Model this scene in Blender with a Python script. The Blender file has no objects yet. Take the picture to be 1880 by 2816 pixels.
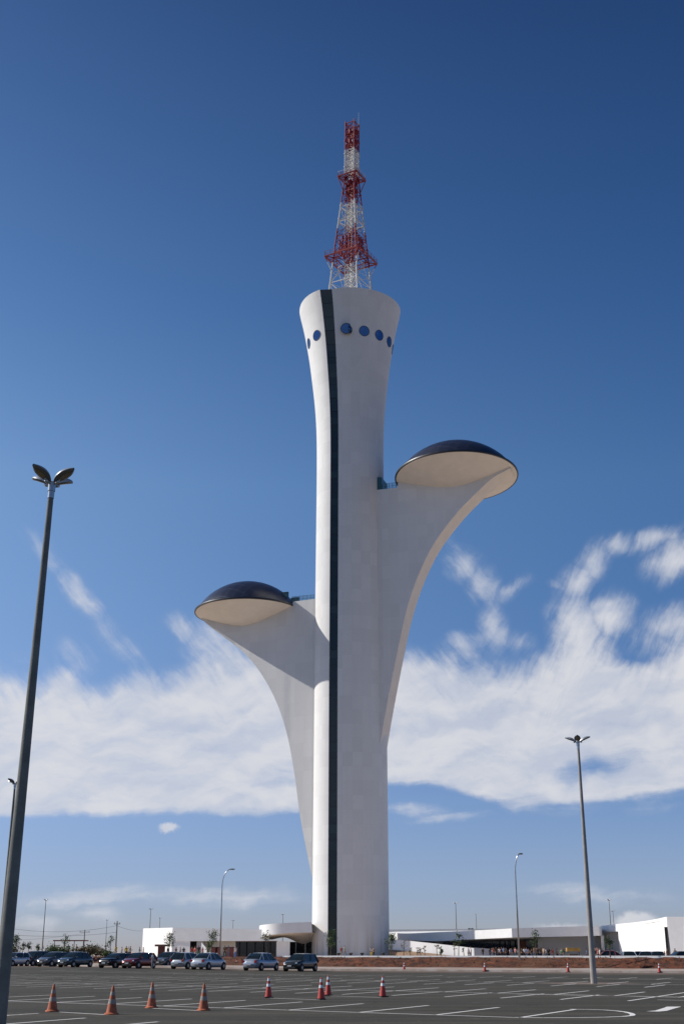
import bpy, bmesh, math, random
from mathutils import Vector, Matrix
random.seed(7)
PI = math.pi
S = bpy.context.scene
C = S.collection
rad = math.radians

# ------------------------------------------------------------------ camera
F = 3353.0; PITCH = rad(19.83); ROLL = rad(0.1); CZ = 1.65
_f = Vector((0, math.cos(PITCH), math.sin(PITCH)))
_u0 = Vector((0, -math.sin(PITCH), math.cos(PITCH)))
_r0 = Vector((1, 0, 0))
_r = math.cos(ROLL)*_r0 - math.sin(ROLL)*_u0
_u = math.sin(ROLL)*_r0 + math.cos(ROLL)*_u0
CP = Vector((0, 0, CZ))
def ray(x, y): return _f + _r*((x-940)/F) + _u*((1408-y)/F)
def gz(x, y, z=0.0):
    d = ray(x, y); return CP + d*((z-CZ)/d.z)
def gy(x, y, Y):
    d = ray(x, y); return CP + d*(Y/d.y)
cd = bpy.data.cameras.new('camera'); cam = bpy.data.objects.new('camera', cd); C.objects.link(cam)
cd.sensor_fit = 'VERTICAL'; cd.sensor_height = 36; cd.lens = F/2816*36
cd.clip_end = 20000; cd.clip_start = 0.1
m = Matrix((_r, _u, -_f)).transposed().to_4x4(); m.translation = CP
cam.matrix_world = m
S.camera = cam
S.view_settings.view_transform = 'Standard'; S.view_settings.look = 'None'; S.view_settings.exposure = 0

# ------------------------------------------------------------------ sun and sky
SUN_EL = rad(35.0); SUN_A = rad(11.0)
sd = Vector((-math.cos(SUN_A)*math.cos(SUN_EL), math.sin(SUN_A)*math.cos(SUN_EL), math.sin(SUN_EL)))
sl = bpy.data.lights.new('sun', 'SUN'); sl.energy = 4.6; sl.angle = rad(0.5); sl.color = (1.0, 0.955, 0.885)
so = bpy.data.objects.new('sun', sl); C.objects.link(so)
so.rotation_euler = sd.to_track_quat('Z', 'Y').to_euler(); so.location = (-60, 20, 80)

class NT:
    def __init__(s, tree): s.t = tree; s.n = tree.nodes; s.l = tree.links
    def _set(s, sock, v):
        if v is None: return
        if hasattr(v, 'is_output') or isinstance(v, bpy.types.NodeSocket): s.l.new(v, sock)
        else: sock.default_value = v
    def math(s, op, a, b=None, c=None, clamp=False):
        n = s.n.new('ShaderNodeMath'); n.operation = op; n.use_clamp = clamp
        for i, v in enumerate((a, b, c)): s._set(n.inputs[i], v)
        return n.outputs[0]
    def vmath(s, op, a, b=None, scale=None):
        n = s.n.new('ShaderNodeVectorMath'); n.operation = op
        s._set(n.inputs[0], a); s._set(n.inputs[1], b)
        if scale is not None: s._set(n.inputs['Scale'], scale)
        return n.outputs['Value'] if op in ('LENGTH', 'DOT_PRODUCT', 'DISTANCE') else n.outputs[0]
    def maprange(s, v, a, b, c=0.0, d=1.0, smooth=True):
        n = s.n.new('ShaderNodeMapRange'); n.interpolation_type = 'SMOOTHSTEP' if smooth else 'LINEAR'; n.clamp = True
        for k, q in zip(('Value', 'From Min', 'From Max', 'To Min', 'To Max'), (v, a, b, c, d)): s._set(n.inputs[k], q)
        return n.outputs['Result']
    def noise(s, vec, scale, detail=4, rough=.5, lac=2.0, out='Fac', dist=0.0):
        n = s.n.new('ShaderNodeTexNoise'); n.noise_dimensions = '3D'
        if vec is not None: s.l.new(vec, n.inputs['Vector'])
        n.inputs['Scale'].default_value = scale; n.inputs['Detail'].default_value = detail
        n.inputs['Roughness'].default_value = rough; n.inputs['Lacunarity'].default_value = lac; n.inputs['Distortion'].default_value = dist
        return n.outputs[out]
    def mapping(s, vec, loc=(0, 0, 0), rot=(0, 0, 0), scale=(1, 1, 1), typ='POINT'):
        n = s.n.new('ShaderNodeMapping'); n.vector_type = typ
        s.l.new(vec, n.inputs['Vector'])
        n.inputs['Location'].default_value = loc; n.inputs['Rotation'].default_value = rot; n.inputs['Scale'].default_value = scale
        return n.outputs[0]
    def fibre(s, vec, deg, long, fine_, scale, detail=5, rough=.6):
        return s.noise(s.mapping(vec, rot=(0, 0, math.radians(deg)), scale=(1/long, 1/fine_, 1), typ='TEXTURE'), scale, detail, rough)
    def mix(s, fac, a, b, blend='MIX'):
        n = s.n.new('ShaderNodeMix'); n.data_type = 'RGBA'; n.blend_type = blend
        s._set(n.inputs[0], fac)
        for i, v in ((6, a), (7, b)):
            if isinstance(v, tuple): v = tuple(v)+(1,)*(4-len(v))
            s._set(n.inputs[i], v)
        return n.outputs[2]
    def ramp(s, v, stops, interp='LINEAR'):
        n = s.n.new('ShaderNodeValToRGB'); n.color_ramp.interpolation = interp
        e = n.color_ramp.elements
        while len(e) < len(stops): e.new(0.5)
        for k, (p, c) in enumerate(stops): e[k].position = p; e[k].color = tuple(c)+(1,)*(4-len(c))
        s._set(n.inputs[0], v); return n.outputs[0]
    def comb(s, x, y, z):
        n = s.n.new('ShaderNodeCombineXYZ')
        for i, v in enumerate((x, y, z)): s._set(n.inputs[i], v)
        return n.outputs[0]
    def sep(s, v):
        n = s.n.new('ShaderNodeSeparateXYZ'); s.l.new(v, n.inputs[0]); return n.outputs

def azel(x, y):
    d = ray(x, y).normalized()
    return math.degrees(math.atan2(d.x, d.y)), math.degrees(math.asin(d.z))

W = bpy.data.worlds.new('World'); S.world = W; W.use_nodes = True
W.node_tree.nodes.clear(); N = NT(W.node_tree)
out = N.n.new('ShaderNodeOutputWorld'); bg = N.n.new('ShaderNodeBackground'); N.l.new(bg.outputs[0], out.inputs[0])
bg.inputs['Strength'].default_value = 0.1
sky = N.n.new('ShaderNodeTexSky'); sky.sky_type = 'NISHITA'; sky.sun_disc = False
sky.sun_elevation = SUN_EL; sky.sun_rotation = math.atan2(sd.x, sd.y)
sky.air_density = 1.0; sky.dust_density = 0.5; sky.ozone_density = 2.5; sky.altitude = 1200
tc = N.n.new('ShaderNodeTexCoord'); D = tc.outputs['Generated']
dn = N.vmath('NORMALIZE', D); dx, dy, dz = N.sep(dn)
az = N.math('MULTIPLY', N.math('ARCTAN2', dx, dy), 180/PI)
el = N.math('MULTIPLY', N.math('ARCSINE', dz), 180/PI)
# deepen the blue with height, as a polarised summer sky
tint = N.ramp(N.math('DIVIDE', el, 60.0, clamp=True), [(0.0, (.60, .62, .88)), (.033, (.62, .66, .96)), (.07, (.68, .71, .96)), (.2, (.72, .84, 1.04)), (.35, (.80, 1.0, 1.16)), (.49, (.53, .80, 1.05)), (.70, (.33, .53, .78)), (.8, (.24, .38, .56)), (1.0, (.2, .32, .46))])
skyc = N.mix(1.0, sky.outputs[0], tint, 'MULTIPLY')
side = N.ramp(N.maprange(dx, -.3, .3, smooth=False), [(0, (1.42, 1.24, 1.12)), (.5, (1.0, 1.0, 1.0)), (1, (.70, .82, .90))])
skyc = N.mix(N.maprange(el, 2, 12), skyc, N.mix(1.0, skyc, side, 'MULTIPLY'))
P0 = N.comb(az, el, 0.0)
# domain warp: a slow drift and a weaker, finer curl
w1 = N.vmath('SUBTRACT', N.noise(P0, .20, 2, .5, out='Color'), (.5, .5, .5))
w2 = N.vmath('SUBTRACT', N.noise(P0, .75, 3, .5, out='Color'), (.5, .5, .5))
Pw = N.vmath('ADD', P0, N.vmath('ADD', N.vmath('SCALE', w1, scale=2.6), N.vmath('SCALE', w2, scale=0.9)))
Pw2 = N.vmath('ADD', P0, N.vmath('SCALE', w2, scale=0.55))
azw, elw, _z = N.sep(Pw)
def fcurve(pts, lo=-16.0, hi=16.0, vlo=0.0, vhi=40.0):
    n = N.n.new('ShaderNodeFloatCurve'); cv = n.mapping.curves[0]
    P = sorted(((azel(x, y)[0]-lo)/(hi-lo), (azel(x, y)[1]-vlo)/(vhi-vlo)) for x, y in pts)
    P = [(min(max(a, 0), 1), b) for a, b in P]
    while len(cv.points) < len(P): cv.points.new(.5, .5)
    for k, (a, b) in enumerate(P): cv.points[k].location = (a, b); cv.points[k].handle_type = 'AUTO'
    n.mapping.update()
    N.l.new(N.maprange(N.sep(Pw2)[0], lo, hi, smooth=False), n.inputs['Value'])
    return N.math('MULTIPLY_ADD', n.outputs[0], vhi-vlo, vlo)
top = fcurve([(0, 1830), (115, 1853), (190, 1815), (247, 1876), (344, 1853), (488, 1842), (570, 1800), (640, 1800), (760, 1790), (900, 1780), (1118, 1778), (1281, 1810), (1393, 1812), (1500, 1790), (1600, 1740), (1700, 1790), (1800, 1770), (1880, 1730)])
bot = fcurve([(0, 2261), (115, 2255), (344, 2252), (517, 2246), (804, 2241), (950, 2200), (1062, 2165), (1236, 2180), (1337, 2212), (1449, 2220), (1617, 2212), (1758, 2205), (1880, 2186)])
el2 = N.sep(Pw2)[1]
elm = N.math('MULTIPLY_ADD', N.math('SUBTRACT', elw, el), .45, el2)
bank = N.math('MULTIPLY', N.maprange(N.math('SUBTRACT', top, elm), -0.7, 1.5), N.maprange(N.math('SUBTRACT', el2, bot), -0.1, .55))
def blob(x1, y1, x2, y2, w, s, src=None):
    a1, e1 = azel(x1, y1); a2, e2 = azel(x2, y2)
    cx, cy = (a1+a2)/2, (e1+e2)/2; L = math.hypot(a2-a1, e2-e1)/2+.001; th = math.atan2(e2-e1, a2-a1)
    wd = w/50.0
    v = N.mapping(src or Pb, loc=(cx, cy, 0), rot=(0, 0, th), scale=(L+wd*.6, wd, 1), typ='TEXTURE')
    return N.maprange(N.vmath('LENGTH', v), -.1, 1.4, s, 0.0)
Pb = N.vmath('ADD', P0, N.vmath('ADD', N.vmath('SCALE', w1, scale=1.0), N.vmath('SCALE', w2, scale=0.8)))
blobs = [  # soft wisps of cirrus: two ends, width, density
    (60, 1460, 190, 1590, 30, .5), (160, 1560, 275, 1700, 30, .85), (250, 1680, 400, 1850, 36, .5), (30, 1790, 140, 1830, 35, .2), (170, 1770, 240, 1830, 45, .5),
    (470, 1700, 560, 1760, 38, .62), (540, 1735, 650, 1830, 70, .85), (600, 1790, 760, 1850, 60, .7),
    (1215, 1450, 1275, 1560, 26, .22), (1250, 1525, 1310, 1575, 48, .85), (1290, 1560, 1370, 1640, 46, .75), (1350, 1640, 1368, 1780, 42, .85), (1375, 1640, 1455, 1595, 26, .62), (1210, 1775, 1360, 1745, 36, .62), (1370, 1745, 1460, 1770, 36, .5), (1180, 1800, 1350, 1775, 44, .5),
    (1510, 1605, 1580, 1630, 20, .6), (1555, 1640, 1600, 1570, 46, 1.0), (1590, 1590, 1650, 1490, 44, .95), (1625, 1500, 1740, 1475, 36, .8), (1700, 1472, 1900, 1480, 30, .85), (1785, 1560, 1900, 1510, 48, 1.25), (1850, 1520, 2000, 1500, 60, 1.0), (1740, 1500, 1900, 1490, 50, .35),
    (1570, 1640, 1600, 1820, 70, 1.25), (1600, 1680, 1740, 1665, 44, 1.0), (1620, 1710, 1720, 1690, 66, 1.15), (1660, 1740, 1620, 1820, 60, .8), (1750, 1720, 1990, 1690, 56, .95), (1690, 1730, 1880, 1770, 70, .5),
    (1062, 2222, 1225, 2232, 22, .75), (1112, 2254, 1340, 2246, 16, .6), (1340, 2208, 1700, 2222, 22, .4), (1380, 2210, 1500, 2204, 28, .7), (1700, 2210, 1900, 2190, 36, .5),
    (40, 2472, 480, 2462, 30, .8), (400, 2455, 860, 2470, 30, .85), (60, 2520, 170, 2535, 24, .8), (210, 2500, 330, 2530, 28, .75), (1400, 2450, 1860, 2462, 26, .6), (1480, 2410, 1800, 2430, 30, .12),
]
acc = None
for b in blobs:
    v = blob(*b); acc = v if acc is None else N.math('MAXIMUM', acc, v)
hole = blob(1545, 2130, 1735, 2098, 30, .8)
hole2 = blob(700, 2162, 840, 2150, 14, .45)
hole3 = blob(1690, 1775, 1830, 1815, 55, .6)
# fibres: strongly stretched noise, no lumps
fib = N.fibre(Pw, -8, .22, 1.1, .75, 4, .5)
fib2 = N.fibre(Pw, 22, .25, 1.2, .7, 4, .5)
fm = N.math('ADD', N.math('MULTIPLY', fib, .55), N.math('MULTIPLY', fib2, .45))
bank = N.math('SUBTRACT', bank, N.math('ADD', hole, N.math('ADD', hole2, hole3)), clamp=True)
fine = N.fibre(Pw2, -14, .3, 2.0, 1.1, 5, .6)
fw = N.fibre(Pw2, 60, .3, 1.8, 1.1, 6, .62)
fl_ = N.fibre(Pw2, -50, .3, 1.7, 1.1, 6, .62)
fh = N.fibre(Pw2, 4, .3, 2.0, 1.1, 6, .6)
iso = N.noise(Pw2, 1.0, 6, .6)
kr = N.maprange(az, 5, 9); kh = N.maprange(elw, 8.0, 11.5, 1.0, 0.0)
fdir = N.math('ADD', N.math('MULTIPLY', fw, kr), N.math('MULTIPLY', fl_, N.math('SUBTRACT', 1.0, kr)))
fdir = N.math('ADD', N.math('MULTIPLY', fh, kh), N.math('MULTIPLY', fdir, N.math('SUBTRACT', 1.0, kh)))
fs = N.math('ADD', N.math('MULTIPLY', fdir, .62), N.math('MULTIPLY', iso, .38))
ero = N.math('MULTIPLY', N.math('SUBTRACT', fs, .5), 4.4)
def feather(f, lo, hi, k): return N.maprange(N.math('ADD', f, N.math('MULTIPLY', N.math('MULTIPLY', ero, N.maprange(f, 0.0, .35)), k)), lo, hi)
bank = N.math('MULTIPLY', feather(bank, .02, 1.05, .34), N.maprange(fm, .34, .60, .84, 1.0))
wisp = N.math('MULTIPLY', feather(acc, .02, 1.35, .40), .95)
dens = N.math('SUBTRACT', 1.0, N.math('MULTIPLY', N.math('SUBTRACT', 1.0, N.math('MULTIPLY', bank, .96), clamp=True), N.math('SUBTRACT', 1.0, wisp, clamp=True)))
dens = N.math('MULTIPLY', dens, N.maprange(N.math('ABSOLUTE', az), 24, 50, 1.0, .35))
# two small puffy clouds low on the sky
Pc = N.vmath('ADD', P0, N.vmath('SCALE', N.vmath('SUBTRACT', N.noise(P0, 3.0, 5, .6, out='Color'), (.5, .5, .5)), scale=.45))
puff = N.math('MAXIMUM', blob(438, 2277, 490, 2274, 15, 1.0, Pc), N.math('MAXIMUM', blob(1700, 2540, 1800, 2538, 30, 1.3, Pc), blob(1450, 2552, 1640, 2552, 16, .7, Pc)))
dens = N.math('MAXIMUM', dens, N.maprange(puff, .15, .8, 0, .8))
dens = N.math('MULTIPLY', dens, N.maprange(el, -0.2, .6))
cc = N.mix(N.maprange(fm, .35, .62), (6.0, 6.3, 7.1), (7.1, 7.15, 7.5))
cfin = N.mix(N.math('MULTIPLY', dens, .97, clamp=True), skyc, cc)
N.l.new(cfin, bg.inputs['Color'])

# ------------------------------------------------------------------ materials
MATS = {}
def mat(name, col, rough=.6, metal=0.0, var=.0, vscale=3.0, col2=None, bump=0.0, bscale=20.0, spec=.5, coat=0.0):
    if name in MATS: return MATS[name]
    M = bpy.data.materials.new(name); M.use_nodes = True; T = NT(M.node_tree)
    b = T.n['Principled BSDF']; b.inputs['Roughness'].default_value = rough; b.inputs['Metallic'].default_value = metal
    b.inputs['Specular IOR Level'].default_value = spec; b.inputs['Coat Weight'].default_value = coat
    b.inputs['Coat Roughness'].default_value = .06
    t = T.n.new('ShaderNodeTexCoord').outputs['Object']
    if col2 is None: col2 = tuple(c*(1-max(var, .06)) for c in col)
    f = T.maprange(T.noise(t, vscale, 5, .6), .35, .65)
    T.l.new(T.mix(f, tuple(col), tuple(col2)), b.inputs['Base Color'])
    if bump:
        bn = T.n.new('ShaderNodeBump'); bn.inputs['Strength'].default_value = bump; bn.inputs['Distance'].default_value = .02
        T.l.new(T.noise(t, bscale, 4, .6), bn.inputs['Height']); T.l.new(bn.outputs[0], b.inputs['Normal'])
    MATS[name] = M; return M

def concrete_mat():
    M = bpy.data.materials.new('white_painted_concrete'); M.use_nodes = True; T = NT(M.node_tree); b = T.n['Principled BSDF']
    g = T.n.new('ShaderNodeNewGeometry').outputs['Position']
    x, y, z = T.sep(g)
    # rain streaks, formwork lifts and mottling
    st = T.noise(T.mapping(g, scale=(1.3, 1.3, .035)), 1.0, 5, .65)
    mo = T.noise(g, .35, 5, .6); fi = T.noise(g, 3.0, 4, .7)
    lift = T.math('FRACT', T.math('DIVIDE', z, 2.4))
    ln = T.math('MULTIPLY', T.maprange(lift, .0, .04, 1.0, 0.0), .18)
    k = T.math('MULTIPLY', T.maprange(st, .35, .7), .35)
    k = T.math('ADD', k, T.math('MULTIPLY', T.maprange(mo, .35, .7), .35))
    k = T.math('ADD', k, T.math('MULTIPLY', fi, .15))
    c = T.mix(k, (.755, .745, .72), (.70, .69, .67))
    wn = T.n.new('ShaderNodeTexWhiteNoise'); wn.noise_dimensions = '3D'
    T.l.new(T.comb(T.math('FLOOR', T.math('DIVIDE', x, 1.7)), T.math('FLOOR', T.math('DIVIDE', y, 3.1)), T.math('FLOOR', T.math('DIVIDE', z, 2.4))), wn.inputs['Vector'])
    c = T.mix(T.math('MULTIPLY', wn.outputs['Value'], .70), c, (.66, .65, .63))
    c = T.mix(T.math('MULTIPLY', T.maprange(z, 1.0, 7.0, 1.0, 0.0), T.maprange(st, .4, .65)), c, (.58, .50, .42))
    c = T.mix(T.math('MULTIPLY', ln, 1.0), c, (.55, .53, .5))
    T.l.new(c, b.inputs['Base Color']); b.inputs['Roughness'].default_value = .7
    b.inputs['Specular IOR Level'].default_value = .3
    bn = T.n.new('ShaderNodeBump'); bn.inputs['Strength'].default_value = .35; bn.inputs['Distance'].default_value = .05
    T.l.new(T.math('ADD', T.math('MULTIPLY', T.noise(g, .8, 5, .6), 1.0), T.math('MULTIPLY', ln, -.6)), bn.inputs['Height']); T.l.new(bn.outputs[0], b.inputs['Normal'])
    return M
M_conc = concrete_mat()
M_wall = mat('white_render', (.85, .84, .82), .75, var=.05, vscale=.6, bump=.1, bscale=8)
M_soffit = mat('soffit_bounce_tint', (.82, .74, .64), .8, var=.05, vscale=.5)  # warm light bounced off the ground is put into this underside colour

def glass_mat(name, col, rough=.08, grid=None, linecol=(.25, .3, .4), lw=.05):
    M = bpy.data.materials.new(name); M.use_nodes = True; T = NT(M.node_tree); b = T.n['Principled BSDF']
    t = T.n.new('ShaderNodeTexCoord').outputs['Object']
    c = T.mix(T.noise(t, .6, 3, .5), tuple(col), tuple(q*.6 for q in col))
    b.inputs['Roughness'].default_value = rough; b.inputs['IOR'].default_value = 1.6
    if grid:
        v = T.mapping(t, rot=(0, 0, rad(grid[2])), scale=(1/grid[0], 1/grid[1], 1/grid[1]))
        x, y, z = T.sep(v)
        a = T.math('LESS_THAN', T.math('FRACT', x), lw); d = T.math('LESS_THAN', T.math('FRACT', z if grid[3] else y), lw)
        k = T.math('MAXIMUM', a, d)
        c = T.mix(k, c, tuple(linecol))
        T.l.new(T.math('MULTIPLY_ADD', k, .4, rough), b.inputs['Roughness'])
    T.l.new(c, b.inputs['Base Color']); return M
M_strip = bpy.data.materials.new('dark_green_glass'); M_strip.use_nodes = True
_T = NT(M_strip.node_tree); _b = _T.n['Principled BSDF']; _g = _T.n.new('ShaderNodeNewGeometry').outputs['Position']
_w = _T.n.new('ShaderNodeTexWhiteNoise'); _w.noise_dimensions = '1D'; _T.l.new(_T.math('FLOOR', _T.math('DIVIDE', _T.sep(_g)[2], 1.35)), _w.inputs['W'])
_T.l.new(_T.mix(_T.math('POWER', _w.outputs['Value'], 3.0), (.004, .011, .013), (.016, .036, .036)), _b.inputs['Base Color'])
_T.l.new(_T.math('MULTIPLY_ADD', _w.outputs['Value'], .12, .06), _b.inputs['Roughness'])
M_dome = glass_mat('navy_dome_glass', (.020, .026, .055), .32, (1.55, 1.55, 33, False), (.038, .046, .075), .03)
M_port = mat('blue_window_glass', (.045, .095, .20), .04, metal=1.0, var=.1)
M_dark = mat('dark_frame', (.02, .02, .022), .4)
M_teal = mat('teal_glass', (.03, .09, .10), .15)
M_shop = mat('shop_glass', (.015, .02, .024), .06, var=.4, vscale=.4)
M_white = mat('white_paint', (.8, .8, .78), .5)
M_galv = mat('galvanised_steel', (.42, .44, .46), .3, metal=.8, var=.15)
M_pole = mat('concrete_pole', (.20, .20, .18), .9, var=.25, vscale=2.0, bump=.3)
M_lampdark = mat('lamp_housing', (.16, .165, .16), .45, var=.2)
M_lampsil = mat('lamp_shell', (.5, .52, .54), .35, metal=.4)
M_lens = mat('lamp_lens', (.30, .24, .15), .2, var=.3)
M_black = mat('black_rubber', (.012, .012, .012), .7)
M_rim = mat('wheel_alloy', (.35, .35, .36), .3, metal=.8)
M_carglass = mat('car_glass', (.012, .02, .024), .05, var=.3)
M_tail = mat('tail_lamp', (.28, .01, .01), .2)
M_head = mat('headlamp', (.75, .78, .8), .12)
M_plate = mat('number_plate', (.45, .45, .46), .5)
M_trunk = mat('bark', (.12, .09, .065), .9, var=.3)
def leaf_mat(name, a, b_):
    M = mat(name, a, .6, col2=b_, vscale=1.5)
    M.node_tree.nodes['Principled BSDF'].inputs['Specular IOR Level'].default_value = .25
    return M
M_leaf = leaf_mat('green_leaves', (.075, .11, .03), (.03, .055, .016))
M_leafdry = leaf_mat('rusty_leaves', (.14, .09, .045), (.06, .06, .025))

def mast_mat():
    M = bpy.data.materials.new('banded_mast_paint'); M.use_nodes = True; T = NT(M.node_tree); b = T.n['Principled BSDF']
    g = T.n.new('ShaderNodeNewGeometry').outputs['Position']; z = T.sep(g)[2]
    zz = T.math('DIVIDE', T.math('SUBTRACT', z, 118.0), 52.0)
    R, Wt = (.26, .007, .012), (.64, .62, .57)
    def q(v): return (v-118.0)/52.0
    # band heights filled in below (aviation red / white)
    c = T.ramp(zz, [(0, R), (q(123.4), Wt), (q(132.2), R), (q(140.3), Wt), (q(146.6), R), (q(153.4), Wt), (q(159.6), R)], 'CONSTANT')
    d = T.noise(g, 1.5, 4, .6)
    c = T.mix(T.math('MULTIPLY', d, .16), c, (.14, .07, .06))
    T.l.new(c, b.inputs['Base Color']); b.inputs['Roughness'].default_value = .45
    return M
M_mast = mast_mat()

# ------------------------------------------------------------------ mesh builder
class MB:
    def __init__(s): s.v = []; s.f = []; s.mi = []
    def add(s, vs, fs, mi=0):
        o = len(s.v); s.v += [tuple(p) for p in vs]; s.f += [tuple(i+o for i in f) for f in fs]; s.mi += [mi]*len(fs)
    def box(s, c, d, rz=0.0, mi=0):
        hx, hy, hz = d[0]/2, d[1]/2, d[2]/2; R = Matrix.Rotation(rz, 3, 'Z'); c = Vector(c)
        vs = [c + R @ Vector((x, y, z)) for z in (-hz, hz) for x, y in ((-hx, -hy), (hx, -hy), (hx, hy), (-hx, hy))]
        s.add(vs, [(3, 2, 1, 0), (4, 5, 6, 7), (0, 1, 5, 4), (1, 2, 6, 5), (2, 3, 7, 6), (3, 0, 4, 7)], mi)
    def tube(s, pts, rs, n=8, cap=True, mi=0):
        pts = [Vector(p) for p in pts]
        if not hasattr(rs, '__len__'): rs = [rs]*len(pts)
        vs = []; prev = None
        for i, p in enumerate(pts):
            t = (pts[min(i+1, len(pts)-1)]-pts[max(i-1, 0)]).normalized()
            if prev is None:
                a = t.orthogonal().normalized()
            else:
                a = (prev - t*prev.dot(t)).normalized()
            prev = a; b = t.cross(a)
            for k in range(n):
                q = 2*PI*k/n; vs.append(p+(a*math.cos(q)+b*math.sin(q))*rs[i])
        fs = []
        for i in range(len(pts)-1):
            for k in range(n):
                k2 = (k+1) % n; fs.append((i*n+k, i*n+k2, (i+1)*n+k2, (i+1)*n+k))
        if cap: fs.append(tuple(range(n-1, -1, -1))); fs.append(tuple((len(pts)-1)*n+k for k in range(n)))
        s.add(vs, fs, mi)
    def lathe(s, prof, n=24, c=(0, 0, 0), mi=0):
        vs = []; fs = []; c = Vector(c)
        for r, z in prof:
            for k in range(n): q = 2*PI*k/n; vs.append(c+Vector((r*math.cos(q), r*math.sin(q), z)))
        for i in range(len(prof)-1):
            for k in range(n):
                k2 = (k+1) % n; fs.append((i*n+k, i*n+k2, (i+1)*n+k2, (i+1)*n+k))
        s.add(vs, fs, mi)
    def grid(s, rows, closed=False, mi=0):
        n = len(rows[0]); vs = [p for r in rows for p in r]; fs = []
        for i in range(len(rows)-1):
            for k in range(n if closed else n-1):
                k2 = (k+1) % n; fs.append((i*n+k, i*n+k2, (i+1)*n+k2, (i+1)*n+k))
        s.add(vs, fs, mi)
    def prism(s, poly, z0, z1, mi=0):
        n = len(poly)
        zb = z0 if hasattr(z0, '__len__') else [z0]*n; zt = z1 if hasattr(z1, '__len__') else [z1]*n
        vs = [(p[0], p[1], zb[i]) for i, p in enumerate(poly)]+[(p[0], p[1], zt[i]) for i, p in enumerate(poly)]
        fs = [tuple(range(n-1, -1, -1)), tuple(range(n, 2*n))]+[(i, (i+1) % n, n+(i+1) % n, n+i) for i in range(n)]
        s.add(vs, fs, mi)
    def build(s, name, mats, parent=None, smooth=False, loc=None, angle=None):
        me = bpy.data.meshes.new(name); me.from_pydata(s.v, [], s.f)
        if not isinstance(mats, (list, tuple)): mats = [mats]
        for M in mats: me.materials.append(M)
        me.polygons.foreach_set('material_index', s.mi)
        if len(mats) >= 1:
            bm = bmesh.new(); bm.from_mesh(me); bmesh.ops.recalc_face_normals(bm, faces=bm.faces); bm.to_mesh(me); bm.free()
        if smooth or angle: me.polygons.foreach_set('use_smooth', [True]*len(me.polygons))
        if angle:
            try: me.set_sharp_from_angle(angle=rad(angle))
            except Exception: pass
        me.update()
        o = bpy.data.objects.new(name, me); C.objects.link(o)
        if parent: o.parent = parent
        if loc: o.location = loc
        return o
def thing(name, label, cat, loc=(0, 0, 0), rz=0.0, group=None):
    o = bpy.data.objects.new(name, None); C.objects.link(o); o.location = loc; o.rotation_euler = (0, 0, rz)
    o.empty_display_size = .3
    o['label'] = label; o['category'] = cat
    if group: o['group'] = group
    return o
def tag(o, label, cat, group=None):
    o['label'] = label; o['category'] = cat
    if group: o['group'] = group
    return o
def struct(o): o['kind'] = 'structure'; return o
def copy_tree(o, parent=None):
    c = o.copy(); C.objects.link(c); c.parent = parent
    for ch in [q for q in bpy.data.objects if q.parent == o]: copy_tree(ch, c)
    return c
def sst(t): t = min(max(t, 0), 1); return t*t*(3-2*t)
def lerp_tab(tab, x):
    if x <= tab[0][0]: return tab[0][1]
    for (a, b), (c, d) in zip(tab, tab[1:]):
        if x <= c: return b+(d-b)*(x-a)/(c-a)
    return tab[-1][1]
def cr(tab, x):   # Catmull-Rom through (x, y) pairs
    n = len(tab)
    if x <= tab[0][0]: return tab[0][1]
    if x >= tab[-1][0]: return tab[-1][1]
    for i in range(n-1):
        if x <= tab[i+1][0]:
            x0, y0 = tab[i]; x1, y1 = tab[i+1]; h = x1-x0; t = (x-x0)/h
            m0 = ((y1-tab[i-1][1])/(x1-tab[i-1][0]) if i > 0 else (y1-y0)/h)*h
            m1 = ((tab[i+2][1]-y0)/(tab[i+2][0]-x0) if i < n-2 else (y1-y0)/h)*h
            return (2*t**3-3*t*t+1)*y0+(t**3-2*t*t+t)*m0+(-2*t**3+3*t*t)*y1+(t**3-t*t)*m1

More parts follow.
